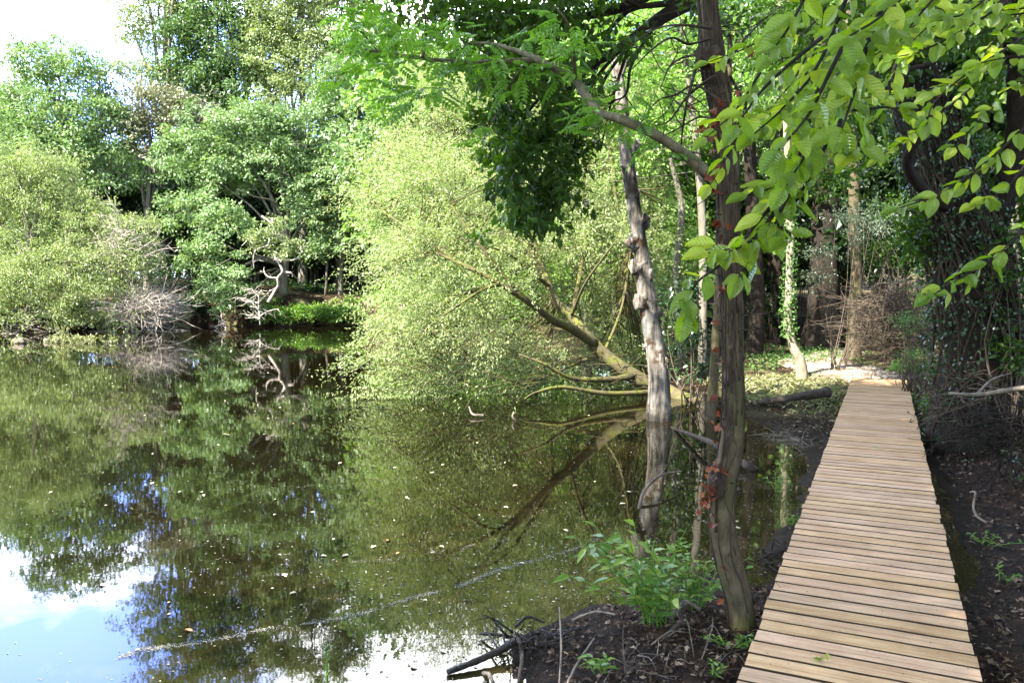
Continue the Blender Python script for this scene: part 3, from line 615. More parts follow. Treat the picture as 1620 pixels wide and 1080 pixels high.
for i, (px, Y, k_, s_) in enumerate(spots):
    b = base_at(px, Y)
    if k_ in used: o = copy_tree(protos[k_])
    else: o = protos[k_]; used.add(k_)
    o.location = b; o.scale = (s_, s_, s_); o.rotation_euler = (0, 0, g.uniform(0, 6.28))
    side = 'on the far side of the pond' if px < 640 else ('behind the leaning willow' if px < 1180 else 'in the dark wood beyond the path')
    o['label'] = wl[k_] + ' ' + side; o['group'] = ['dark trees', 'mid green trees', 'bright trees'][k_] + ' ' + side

g = rng(88); n_ = 22000; an = g.uniform(-2.6, 1.6, n_); rr_ = g.uniform(82, 105, n_); c = np.stack([rr_ * np.sin(an), 10 + rr_ * np.cos(an), g.uniform(0, 1, n_) ** 1.7 * (14 + 3 * np.sin(an * 9) + 2 * np.sin(an * 23))], -1)
A = clusters_to_leaves(g, c, 1.7, 16, .55, asp=.7); tag(leaf_mesh('distant_wood', *A[:5], 'q', A[5], M['maple']), 'dark mass of distant woodland closing the view on every side', kind='stuff')
for i in range(16):
    px = -130 + i * 52; Y_ = 50 + (i * 7) % 9
    if 560 < px: Y_ = 42
# ------------------------------------------------------------------ leaning willow
def P3(lst): return [at(x, y, Y) for x, y, Y in lst]
g = rng(50)
wb = ground_px(1082, 633, .02); t = empty('leaning_willow', wb, 'large light green willow leaning over the water on a mossy trunk', 'tree')
tb = Tubes()
W0 = tb.add([wb + [.25, .1, -.15]] + P3([(1060, 622, 14.2), (1010, 600, 14.2), (955, 560, 14.3), (925, 527, 14.4), (905, 500, 14.6), (880, 478, 14.8), (868, 450, 15.2), (850, 400, 15.8), (820, 330, 16.5)]), .17, .03, seg=14, n=60, rough=.06)
ws = [W0]
for pts, ra, rb_ in [([(940, 543, 14.3), (905, 520, 13.9), (875, 506, 13.5), (840, 480, 13.1), (790, 448, 12.8), (735, 420, 12.8), (690, 400, 13.0)], .10, .02),
                     ([(835, 477, 13.05), (800, 440, 12.8), (765, 395, 12.7), (735, 355, 12.8), (712, 322, 13.0)], .045, .014),
                     ([(868, 452, 15.0), (840, 430, 14), (810, 405, 13.2), (780, 392, 12.8), (750, 385, 12.7)], .035, .01), ([(905, 498, 14.5), (925, 450, 13.8), (960, 400, 13.2), (975, 380, 13.1)], .03, .008), ([(790, 448, 12.8), (760, 460, 12.7), (700, 500, 12.8), (650, 540, 13)], .03, .008),
                     ([(1000, 595, 14.1), (960, 600, 13.8), (905, 598, 13.4), (860, 575, 13.2), (820, 560, 13.2)], .06, .015),
                     ([(975, 575, 14.2), (930, 568, 14.3), (880, 590, 14), (845, 602, 13.6)], .045, .012),
                     ([(1040, 620, 13.9), (960, 622, 13.4), (890, 612, 13.1), (850, 620, 12.9), (830, 630, 12.6)], .05, .012),
                     ([(880, 478, 14.8), (860, 440, 16), (800, 400, 17), (700, 380, 18), (620, 400, 18.5)], .07, .02),
                     ([(905, 500, 14.6), (920, 420, 16), (930, 340, 17), (920, 260, 18), (880, 190, 19)], .05, .012),
                     ([(868, 450, 15.2), (800, 330, 17), (740, 240, 18.5), (700, 180, 19)], .07, .02),
                     ([(955, 560, 14.3), (985, 480, 15.5), (1000, 380, 16.5), (1010, 300, 17)], .03, .01),
                     ([(790, 448, 13.8), (720, 470, 14), (650, 520, 14.5), (590, 560, 15)], .05, .015),
                     ([(735, 420, 14.2), (660, 370, 15), (600, 330, 16), (570, 300, 17)], .04, .012)]:
    ws.append(tb.add(P3(pts), ra, rb_, seg=8, n=34, rough=.05))
AP = np.vstack(ws)
wl_ = np.vstack([lobes_px([(660, 320, 85, 95, 2), (740, 215, 85, 75, 4), (670, 430, 75, 70, 1), (650, 520, 55, 50, .5), (650, 575, 80, 32, 0), (760, 420, 110, 90, 2), (770, 320, 90, 90, 3), (860, 250, 90, 90, 4), (880, 370, 90, 90, 3),
                            (760, 560, 90, 42, .5), (850, 570, 70, 30, .6), (960, 300, 75, 100, 4), (980, 430, 70, 90, 3), (830, 500, 80, 50, 1), (640, 350, 45, 45, 2), (700, 150, 60, 45, 5), (1000, 520, 60, 70, 3.5), (720, 500, 70, 60, 0), (650, 250, 40, 50, 4), (860, 170, 90, 50, 5), (960, 180, 80, 60, 5), (700, 400, 70, 60, -1), (800, 440, 60, 50, -1.2), (770, 520, 60, 40, -1), (680, 480, 60, 45, -1), (700, 300, 70, 60, 0), (800, 350, 70, 60, 0), (960, 390, 45, 40, 1), (930, 470, 50, 50, 2.5), (860, 420, 60, 50, 2), (980, 560, 40, 30, 3), (820, 550, 60, 32, 1), (900, 330, 60, 60, 2), (1020, 470, 35, 60, 4), (1000, 560, 40, 40, 2.5), (940, 510, 40, 40, 2), (900, 480, 50, 40, 1.8), (1010, 330, 45, 60, 4.5), (920, 540, 45, 35, 1.5), (960, 480, 45, 60, 3), (1000, 400, 35, 80, 3.5), (900, 420, 50, 50, 1.5), (870, 590, 60, 16, .6), (700, 590, 90, 14, 0)], 14.5, .7)])
c, li = crown_points(g, wl_, .34, 1.25, .30, .12)
near = c[:, 1] < 17
for q in g.choice(len(c), min(620, len(c)), replace=False):
    jj = near_on(AP, c[q:q + 1])[0]; a, b_ = AP[jj], c[q]; L_ = np.linalg.norm(b_ - a)
    if L_ > 4.2: continue
    md = (a + b_) / 2 + g.normal(0, .09, 3) * L_; tb.add([a, md, b_, b_ + unit(b_ - md) * .25 + [0, 0, -.05]], .006 + .006 * L_, .003, seg=4, n=7)
for q in g.choice(len(c), min(700, len(c)), replace=False):
    a = c[q] + g.normal(0, .25, 3); d_ = unit(g.normal(0, 1, 3) + [-.3, -.3, -.1]); L_ = g.uniform(.3, .8); a[2] = max(a[2], .15)
    tb.add([a, a + d_ * L_ * .5 + g.normal(0, .06, 3), a + d_ * L_ + [0, 0, -.06]], .0055, .002, seg=3, n=5)
for q in range(150):   # bare twigs low over the water
    a = at(g.uniform(620, 1040), g.uniform(560, 618), g.uniform(12.8, 15)); a[2] = max(a[2], .12); d_ = unit(np.array([g.normal(-.6, .5), g.normal(-.5, .5), g.normal(-.1, .25)])); L_ = g.uniform(.4, 1.1)
    e = a + d_ * L_; e[2] = max(e[2], .02)
    tb.add([a, (a + e) / 2 + [0, 0, .06], e], .008, .003, seg=3, n=6)
tb.build('trunk', M['bark_mossy'], t, wb)
def strands(g, c, hub, ns, per, L0, L1, ls, asp, zmin, spread=.05):
    n_ = len(c) * ns; st = np.repeat(c, ns, 0) + g.normal(0, .10, (n_, 3)); o_ = st - hub; o_[:, 2] *= .6; d = unit(unit(o_) + g.normal(0, .5, (n_, 3)) + [-.1, -.25, .15]); Ls = g.uniform(L0, L1, n_)
    dr_ = g.uniform(.15, .55, n_); f = np.tile(np.linspace(.05, 1, per), n_); i_ = np.repeat(np.arange(n_), per)
    pos = st[i_] + d[i_] * (Ls[i_] * f)[:, None]; pos[:, 2] -= dr_[i_] * Ls[i_] * f ** 2; pos += g.normal(0, spread, pos.shape); pos[:, 2] = np.maximum(pos[:, 2], zmin + .03 * g.random(len(pos)))
    tg = d[i_].copy(); tg[:, 2] -= 2 * dr_[i_] * f; ld = unit(unit(tg) + g.normal(0, .6, pos.shape)); nor = unit(np.array([-.25, -.3, 1.0]) + g.normal(0, .5, pos.shape)); ln = ls * g.uniform(.7, 1.3, len(pos))
    return pos, ld, nor, ln, ln * asp, np.clip(.5 * g.random(n_)[i_] + .5 * g.random(len(pos)), 0, 1)
A = strands(g, c, np.array([1.5, 15.0, 1.5]), 3, 30, .45, 1.25, .056, .42, .06, .034)
leaf_mesh('crown', *A[:5], 'q', A[5], M['willow'], t, wb)

# ------------------------------------------------------------------ dead snag standing in the water
g = rng(60); sb = ground_px(1042, 664, 0); SY = sb[1]
t = empty('dead_tree', sb - [0, 0, .3], 'tall bleached dead trunk with knobbly burls standing in the water', 'dead tree'); so_ = np.array(t.location)
tb = Tubes(); sp_ = [sb + [0.02, 0, -.35]] + [at(x, y, SY) for x, y in [(1042, 664), (1042, 600), (1035, 540), (1026, 487), (1018, 430), (1013, 385), (1006, 345), (1000, 305), (993, 258), (989, 225), (984, 165), (976, 110), (970, 80)]]
r_ = np.array([22, 20.5, 16.5, 15, 14, 13.5, 10.5, 11, 10.5, 11, 10, 9, 8, 3]) * SY / F
tb.add(sp_, 0, radii=r_, seg=26, n=110, rough=.045, rs=5)
tb.add([at(978, 130, SY), at(990, 100, SY - .1), at(992, 70, SY - .2)], .05, .015, seg=6)
tb.build('trunk', M['bark_snag'], t, so_)
def blob(name, c_, r_, mat, parent, org, seed, squash=(1, 1, 1), lump=.28):
    gb = rng(seed); nu, nv = 20, 14
    th = np.linspace(0, 2 * np.pi, nu, endpoint=False); ph = np.linspace(.05, np.pi - .05, nv)
    T_, Ph = np.meshgrid(th, ph); D = np.stack([np.sin(Ph) * np.cos(T_), np.sin(Ph) * np.sin(T_), np.cos(Ph)], -1)
    a_ = gb.uniform(0, 6.28, 6); rr = 1 + lump * (np.sin(D[..., 0] * 4 + a_[0]) * np.sin(D[..., 1] * 5 + a_[1]) + .7 * np.sin(D[..., 2] * 7 + a_[2]) * np.sin(D[..., 0] * 6 + a_[3])) + gb.normal(0, .03, T_.shape)
    V = c_ - org + D * rr[..., None] * r_ * np.array(squash)
    V = V.reshape(-1, 3); i = (np.arange(nv - 1)[:, None] * nu); j = np.arange(nu)[None]
    q = np.stack([i + j, i + nu + j, i + nu + (j + 1) % nu, i + (j + 1) % nu], -1).reshape(-1, 4)
    caps = [np.arange(nu)[None, :], ((nv - 1) * nu + np.arange(nu))[None, ::-1]]
    return link(name, raw_mesh(name, V, [q] + caps, True), mat, parent)
for i, (x, y, r2) in enumerate([(1004, 233, 10), (992, 262, 9), (1003, 310, 10), (1016, 352, 12), (1001, 384, 11), (1009, 424, 14), (1022, 436, 13), (1018, 478, 15), (1036, 500, 12), (1033, 475, 8), (1028, 545, 9), (1050, 575, 9)]):
    blob('burl', at(x, y, SY - .05), r2 * .78 * SY / F, M['bark_snag'], t, so_, 70 + i, (1.1, .8, 1.35), .42)

# ------------------------------------------------------------------ near trunk wrapped in dead ivy
g = rng(80); nb = ground_px(1168, 985, .10); NY = nb[1]
t = empty('near_tree', nb, 'slim crooked tree beside the boardwalk, wrapped in dead rusty ivy', 'tree'); no_ = np.array(t.location)
pp = [(1178, 1012), (1170, 950), (1155, 895), (1143, 838), (1143, 780), (1157, 705), (1161, 640), (1160, 560), (1158, 470), (1153, 385), (1152, 300), (1147, 205), (1138, 150), (1128, 95), (1121, 20), (1112, -80), (1095, -220), (1060, -420), (1020, -700)]
NP = [at(x, y, NY + (0.0 if y > 300 else (300 - y) * .0008)) for x, y in pp]; NP[0][2] = nb[2] - .15
nr = np.array([24, 20, 21, 20, 19, 19, 17, 16.5, 16.5, 17, 16.5, 17, 17.5, 19, 14, 16, 14, 12, 6]) * NY / F
tb = Tubes(); NTP = tb.add(NP, 0, radii=nr, seg=22, n=150, rough=.03, rs=3)
limb = tb.add(P3([(1148, 300, NY), (1120, 275, NY), (1085, 245, NY - .05), (1040, 215, NY - .1), (985, 190, NY - .1), (948, 178, NY - .05), (930, 155, NY), (910, 127, NY + .1), (880, 110, NY + .2), (845, 92, NY + .3), (820, 82, NY + .4), (780, 70, NY + .5), (745, 68, NY + .6)]), 0, radii=np.array([11, 8, 7, 6.5, 6, 5, 5.5, 5.5, 4.6, 4.4, 3.4, 2.5, 1]) * NY / F, seg=10, n=70, rough=.05)
side = []
for pts, ra in [([(855, 95, NY + .3), (800, 98, NY + .3), (740, 99, NY + .5), (680, 94, NY + .7), (620, 86, NY + .9), (570, 77, NY + 1.1)], .018), ([(910, 125, NY), (907, 80, NY - .1), (900, 40, NY - .2), (878, 10, NY - .2)], .011),
                ([(835, 98, NY + .3), (810, 130, NY + .3), (790, 165, NY + .2), (770, 210, NY + .2)], .008), ([(668, 92, NY + .6), (674, 60, NY + .6), (672, 20, NY + .5), (664, -30, NY + .5)], .010),
                ([(570, 77, NY + 1.1), (562, 60, NY + 1.1), (560, 30, NY + 1.1), (545, -10, NY + 1.1)], .008), ([(600, 84, NY + 1), (575, 55, NY + .9), (555, 40, NY + .9)], .006)]:
    side.append(tb.add(P3(pts), ra, ra * .4, seg=7, n=24, rough=.04))
tb.build('trunk', M['bark_near'], t, no_)
# paler wood of the limb as its own part
tb = Tubes(); tb.add(P3([(1118, 274, NY - .012), (1085, 245, NY - .062), (1040, 215, NY - .112), (985, 190, NY - .112), (948, 178, NY - .062), (930, 155, NY - .012), (910, 127, NY + .088), (880, 110, NY + .188), (845, 92, NY + .288), (820, 82, NY + .388), (780, 70, NY + .488), (745, 68, NY + .588)]), 0, radii=np.array([9.5, 8.5, 7.8, 7.2, 6, 6.6, 6.4, 5.6, 5.2, 4, 3, 1.5]) * NY / F, seg=12, n=70, rough=.05)
for i in range(7):
    a = limb[10 + i * 6]; tb.add([a, a + [g.normal(0, .02), -.02, .045]], .007, .002, seg=5)
tb.build('limb', M['limb'], t, no_)
blob('burl', at(1118, 92, NY - .03), .05, M['vine'], t, no_, 91, (1.1, .9, 1.0), .45); 
blob('burl', at(1135, 760, NY - .05), .065, M['vine'], t, no_, 92, (.8, .8, 1.3))
# dead ivy stems climbing
tb = Tubes()
for k_ in range(70):
    s0 = g.integers(0, 70) if k_ < 16 else g.integers(45, 115); s1 = int(min(149, s0 + g.integers(25, 90))); ang0 = g.uniform(2.2, 5.6) if k_ % 4 else g.uniform(0, 6.28); idx = np.linspace(s0, s1, 12).astype(int)
    rr = np.interp(idx / 149, np.linspace(0, 1, len(nr)), nr); an = ang0 + np.cumsum(g.normal(0, .22, 12)); pts = NTP[idx] + np.stack([np.cos(an), np.sin(an), np.zeros(12)], -1) * (rr * 1.0 + g.uniform(.0, .008))[:, None]
    tb.add(pts, g.uniform(.003, .009), .002, seg=5, n=40, rough=.15)
for k_ in range(90):
    i_ = g.integers(20, 125); a = NTP[i_]; an = g.uniform(0, 6.28); rr = nr[min(len(nr) - 1, int(i_ / 149 * len(nr)))]; d_ = np.array([math.cos(an), math.sin(an) - .3, g.normal(0, .4)]); s_ = a + d_ * rr
    L_ = g.uniform(.04, .22); tb.add([s_, s_ + d_ * L_ * .5 + g.normal(0, .03, 3), s_ + d_ * L_ + g.normal(0, .05, 3)], .0035, .001, seg=4, n=6)
# thin bare side twigs near the top of the trunk
for pts in ([(1125, 45), (1080, 40), (1040, 45), (1000, 70)], [(1120, 85), (1085, 90), (1060, 105), (1045, 140)], [(1130, 120), (1090, 150), (1060, 190), (1035, 200)], [(1148, 200), (1110, 185), (1080, 200), (1050, 215)],
            [(1150, 100), (1180, 60), (1210, 30), (1235, 10)], [(1155, 120), (1180, 170), (1185, 220), (1190, 270)], [(1100, 110), (1085, 170), (1078, 240), (1090, 290)], [(1155, 230), (1195, 250), (1215, 290)],
            [(1125, 60), (1090, 70), (1062, 60), (1030, 80), (1000, 110)], [(1140, 160), (1100, 135), (1070, 150), (1040, 160), (1010, 200)]):
    tb.add([at(x, y, NY + g.normal(0, .2) * (i_ > 0)) for i_, (x, y) in enumerate(pts)], .009, .003, seg=5, n=20, rough=.1)
    for _ in range(3):
        x, y = pts[g.integers(1, len(pts))]; a = at(x, y, NY); e = a + g.normal(0, .14, 3); tb.add([a, (a + e) / 2 + g.normal(0, .02, 3), e], .004, .0015, seg=4, n=6)
tb.build('ivy_stems', M['vine'], t, no_)  # one mesh: dead ivy stems plus the tree's own bare twigs
# rusty dead ivy leaves
lp = []
for (x, y, sx, sy, n_) in [(1130, 185, 5, 14, 34), (1118, 205, 7, 9, 24), (1131, 275, 5, 20, 34), (1130, 300, 8, 10, 10), (1120, 780, 6, 12, 30), (1128, 740, 7, 7, 18), (1175, 70, 6, 6, 4), (1160, 150, 8, 20, 10), (1145, 430, 6, 30, 10), (1133, 470, 5, 14, 8),
                           (1140, 350, 10, 40, 12), (1120, 820, 6, 18, 8), (1140, 560, 8, 90, 8), (1140, 690, 6, 50, 10), (1135, 880, 6, 50, 8), (1110, 790, 4, 12, 6), (1180, 55, 5, 5, 3), (1090, 178, 4, 4, 2)]:
    for _ in range(int(n_ * .6)): lp.append(at(x + g.normal(0, sx), y + g.normal(0, sy), NY - g.uniform(.02, .14)))
lp = np.array(lp); leaf_mesh('dead_ivy_leaves', lp, g.normal(0, 1, lp.shape) + [0, 0, -.5], g.normal(0, 1, lp.shape) + [0, -.8, .2], g.uniform(.03, .062, len(lp)), g.uniform(.03, .055, len(lp)), 'oak', g.random(len(lp)), M['redleaf'], t, no_)
# pinnate leaves along the limb and its side shoots
pos, dr, nor, ln, rd = [], [], [], [], []
anch = []
for P_, n_ in [(side[0], 44), (side[1], 12), (side[2], 12), (side[3], 14), (side[4], 12), (side[5], 10), (limb[12:], 40)]:
    for q in g.integers(3, len(P_), n_): anch.append(P_[q] + g.normal(0, .02, 3))
for x, y, n_ in [(960, 170, 9), (930, 165, 6), (905, 60, 12), (880, 80, 8), (760, 110, 14), (700, 130, 12), (620, 110, 12), (640, 50, 16), (590, 40, 16), (560, 120, 10), (850, 60, 8), (985, 165, 8), (940, 200, 5), (580, 10, 14), (700, 50, 10), (1080, 160, 5), (680, 150, 10), (730, 60, 10)]:
    for _ in range(n_): anch.append(at(x + g.normal(0, 22), y + g.normal(0, 14), NY + g.uniform(-.2, 1.0)))
for a in anch:
    D = unit(np.array([g.normal(-.3, .8), g.normal(-.2, .8), g.normal(-.25, .3)])); up_ = unit(np.array([g.normal(0, .35), g.normal(-.35, .3), 1.0])); S = unit(np.cross(up_, D)); up_ = np.cross(D, S)
    L_ = g.uniform(.11, .18); rv = g.random()
    for k_ in range(6):
        tt = (.25 + .13 * k_); q0 = a + D * L_ * tt + [0, 0, -.12 * L_ * tt * tt]
        for s_ in (-1, 1):
            pos.append(q0); dr.append(S * s_ * .85 + D * .5 + [0, 0, -.1]); nor.append(up_ + g.normal(0, .12, 3)); ln.append(L_ * .34 * (1 - .08 * abs(k_ - 2))); rd.append(rv * .7 + .3 * g.random())
    pos.append(a + D * L_ * .98 + [0, 0, -.12 * L_]); dr.append(D); nor.append(up_); ln.append(L_ * .32); rd.append(rv)
ln = np.array(ln); leaf_mesh('foliage', np.array(pos), np.array(dr), np.array(nor), ln, ln * .40, 'leaf6', np.array(rd), M['rowan'], t, no_)
# its upper crown, above the picture
lob = np.array([[-1.2, 3.6, 7.6, 2.2, 2.0, 1.3], [.8, 5.8, 8.0, 2.2, 2.0, 1.3], [-2.9, 1.9, 7.4, 2.2, 2.2, 1.3], [-4.2, .2, 7.4, 2.2, 2.0, 1.3], [-.4, 7.4, 7.8, 2.0, 1.8, 1.1], [-2.4, 4.6, 7.9, 2.0, 2.0, 1.2], [-4.8, -1.8, 7.2, 2.0, 2.0, 1.2]])
c, li = crown_points(g, lob, .4, 1.0, .15); A = clusters_to_leaves(g, c, .42, 90, .12, asp=.5); leaf_mesh('crown', *A[:5], 'leaf6', A[5], M['rowan'], t, no_)
#PARTC
# ------------------------------------------------------------------ great ivy-clad tree on the right bank, with the limb that overhangs the water
g = rng(100); gb = base_at(1545, 9.2); gb[2] = zground(gb) - .2
t = empty('ivy_clad_tree', gb, 'massive dark ivy-clad tree on the right bank, limbs arching over the boardwalk', 'tree'); go_ = np.array(t.location)
tb = Tubes()
GT = tb.add([gb] + P3([(1558, 560, 9.2), (1545, 470, 9.2), (1525, 380, 9.2), (1500, 300, 9.2), (1470, 200, 9.3), (1420, 60, 9.4), (1370, -120, 9.5), (1330, -330, 9.6)]), .50, .16, seg=18, n=60, rough=.10)
GL = [GT]
for pts, ra, rb_ in [([(1500, 330, 8.9), (1450, 290, 8.3), (1435, 250, 7.9), (1460, 205, 7.7), (1468, 165, 7.6), (1440, 148, 7.5), (1400, 152, 7.4), (1370, 150, 7.3), (1330, 120, 7.2)], .06, .018),
                     ([(1400, 152, 7.4), (1410, 130, 7.4), (1440, 110, 7.4), (1480, 100, 7.4)], .04, .015), ([(1395, 150, 7.4), (1385, 125, 7.3), (1395, 105, 7.3)], .03, .01),
                     ([(1560, 400, 9.2), (1590, 300, 9.0), (1610, 200, 8.8), (1600, 80, 8.6), (1560, -60, 8.5)], .16, .06),
                     ([(1400, -20, 9.4), (1300, -90, 9.0), (1200, -60, 8.6), (1120, -10, 8.3), (1060, 20, 8.2), (1010, 55, 8.1), (960, 90, 8.0), (915, 110, 7.9), (880, 140, 7.8)], .13, .015),
                     ([(1200, -60, 8.6), (1130, -50, 8.4), (1050, -20, 8.2), (990, 10, 8.1), (930, 25, 8.0), (880, 35, 7.9), (820, 60, 7.8)], .09, .012),
                     ([(1120, -10, 8.3), (1060, 5, 8.2), (1000, 15, 8.1), (960, 50, 8.0), (930, 60, 8.0)], .04, .01)]:
    GL.append(tb.add(P3(pts), ra, rb_, seg=9, n=36, rough=.07))
OB = np.vstack(GL[5:])
fan = []
for pts in ([(1010, 55), (960, 120), (930, 190), (905, 250), (890, 310)], [(960, 90), (900, 140), (860, 200), (830, 260), (815, 320)], [(1000, 60), (980, 120), (965, 170), (950, 240)], [(915, 110), (860, 130), (800, 160), (770, 200)],
            [(1040, 35), (1000, 100), (990, 150), (960, 160)], [(950, 95), (920, 160), (880, 230), (850, 330)], [(930, 60), (880, 90), (820, 130), (780, 150)], [(820, 60), (770, 60), (720, 50), (670, 40)], [(880, 35), (800, 30), (730, 10), (680, 0)], [(1010, 10), (960, -10), (880, -20)],
            [(985, 75), (940, 130), (915, 200), (900, 270), (870, 340)], [(940, 100), (890, 165), (855, 240)], [(900, 120), (850, 160), (810, 220), (790, 280)]):
    fan.append(tb.add([at(x, y, 8.0 - .25 * i_ * (1 if i_ < 3 else .6)) for i_, (x, y) in enumerate(pts)], .022, .006, seg=5, n=20, rough=.05))
for P_ in fan:
    for _ in range(9):
        a = P_[g.integers(4, 20)]; e = a + [g.normal(-.12, .18), g.normal(0, .18), g.normal(-.22, .15)]; tb.add([a, (a + e) / 2 + g.normal(0, .03, 3), e], .006, .002, seg=4, n=6)
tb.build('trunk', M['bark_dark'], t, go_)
# hanging dark oak-like spray at top centre
cl = []
for x, y, sx, sy, n_ in [(800, 40, 50, 30, 30), (890, 30, 50, 30, 34), (840, 130, 45, 30, 26), (845, 215, 42, 45, 75), (870, 290, 26, 28, 34), (820, 300, 30, 25, 36), (850, 340, 22, 14, 18), (800, 170, 40, 30, 30), (885, 200, 26, 40, 30), (730, 15, 35, 20, 26), (800, 50, 45, 30, 36), (760, 100, 30, 20, 14), (890, 60, 40, 30, 16), (780, 230, 14, 30, 12), (910, 130, 26, 30, 12), (700, -10, 60, 20, 26), (850, -10, 90, 25, 40), (1000, -25, 90, 15, 16)]:
    for _ in range(n_): cl.append(at(x + g.normal(0, sx), y + g.normal(0, sy), 7.4 + g.normal(0, .45)))
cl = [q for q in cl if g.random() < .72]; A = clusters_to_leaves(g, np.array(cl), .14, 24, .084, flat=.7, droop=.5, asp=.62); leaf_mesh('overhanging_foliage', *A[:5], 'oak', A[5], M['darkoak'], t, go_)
# canopy over the bank and the boardwalk
lob = np.vstack([lobes_px([(1500, 60, 110, 90, -1), (1400, 40, 90, 70, 0), (1300, 60, 70, 70, 1.5), (1600, 150, 80, 80, 0), (1330, 180, 60, 60, 3), (1540, 240, 60, 50, .6), (1250, 120, 55, 90, 4), (1620, 300, 50, 60, 0), (1210, 30, 60, 50, 4), (1430, 190, 70, 50, 2), (1300, 290, 50, 40, 5), (1390, 260, 50, 40, 3.5), (1460, 380, 30, 35, 0)], 9.2, .8),
                 [[3.5, 7.5, 7.6, 2.8, 2.5, 1.2], [1.2, 7.8, 7.6, 2.2, 2.2, 1.0], [5.5, 5.5, 7.0, 2.5, 2.5, 1.4], [3.0, 4.6, 7.2, 2.2, 2.2, 1.1], [6.5, 9, 8, 2.8, 2.5, 1.6], [4.5, 2.0, 6.2, 2.2, 2.2, 1.2], [2.2, 1.5, 6.6, 2.0, 2.0, 1.0]]])
c, li = crown_points(g, lob, .42, .72, .2)
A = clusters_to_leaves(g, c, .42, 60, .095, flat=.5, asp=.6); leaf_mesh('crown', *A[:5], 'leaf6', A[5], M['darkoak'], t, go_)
# ivy on the trunk
i_ = g.integers(0, 44, 5200); an = g.uniform(0, 6.28, 5200); rr = np.interp(i_ / 59, [0, 1], [.52, .2]) * g.uniform(1.0, 1.45, 5200)
ip = GT[i_] + np.stack([np.cos(an) * rr, np.sin(an) * rr, g.normal(0, .1, 5200)], -1); od = np.stack([np.cos(an), np.sin(an), np.full(5200, .35)], -1)
leaf_mesh('ivy', ip, np.stack([g.normal(0, .6, 5200), g.normal(0, .6, 5200), np.full(5200, -.8)], -1), od + g.normal(0, .6, od.shape), g.uniform(.025, .055, 5200), g.uniform(.025, .05, 5200), 'leaf6', g.random(5200), M['ivy'], t, go_)
tb = Tubes()
for _ in range(60):
    an = g.uniform(2.5, 6); s0 = g.integers(0, 20); s1 = s0 + g.integers(12, 38); idx = np.linspace(s0, s1, 9).astype(int); aa_ = an + np.cumsum(g.normal(0, .18, 9)); rr = np.interp(idx / 59, [0, 1], [.54, .22]) * 1.06
    tb.add(GT[idx] + np.stack([np.cos(aa_) * rr, np.sin(aa_) * rr, 0 * aa_], -1), g.uniform(.006, .018), .005, seg=5, n=24, rough=.1)
tb.build('ivy_stems', M['vine'], t, go_)

# ------------------------------------------------------------------ beech overhanging from behind the camera
g = rng(120); bb = np.array([3.6, -.9, 0]); bb[2] = zground(bb) - .1
t = empty('beech_tree', bb, 'beech whose low sprays of broad yellow-green leaves hang close at the upper right', 'tree'); bo_ = np.array(t.location)
tb = Tubes(); tb.add([bb, bb + [-.1, .1, 2.2], bb + [-.2, .2, 4.5], bb + [0, 0, 8]], .2, .1, seg=12, n=24, rough=.04)
hub = np.array([2.3, .9, 3.4]); tb.add([bb + [-.15, .15, 3.4], bb + [-.7, .8, 3.6], hub, [1.9, 1.7, 3.1]], .06, .02, seg=8, n=20); tb.add([hub, [1.4, 1.2, 3.0], [.95, 1.5, 2.75]], .02, .008, seg=6, n=14)
sprays = []
_dense = True
def spray(pts, d0, d1, step=.0175, size=.043, both=1, tilt=.9):
    n0 = len(pts); P_ = [at(x, y, d0 + (d1 - d0) * i_ / (n0 - 1)) for i_, (x, y) in enumerate(pts)]
    P_ = tb.add(P_, .0038, .0012, seg=5, n=28); seglen = np.linalg.norm(np.diff(P_, axis=0), axis=1).sum(); nl = int(seglen / step)
    for k_ in range(nl):
        f = (k_ + .6) / nl; i_ = int(f * 27); tg = unit(P_[min(27, i_ + 1)] - P_[max(0, i_ - 1)])
        up_ = unit(np.array([g.normal(-.1, .25), g.normal(-tilt, .35), 1.0 + g.normal(0, .25)])); sd = unit(np.cross(up_, tg)) * (1 if k_ % 2 else -1)
        d_ = unit(tg * g.uniform(.4, 1.1) + sd * g.uniform(.4, 1.0) + [0, 0, -.25] + g.normal(0, .25, 3)); sprays.append((P_[i_] + g.normal(0, .006, 3), d_, up_ + g.normal(0, .55, 3), size * g.uniform(.55, 1.25) * (1.05 - .3 * abs(f - .6))))
    sprays.append((P_[27], unit(P_[27] - P_[25]), np.array([0, -tilt, 1.0]), size))
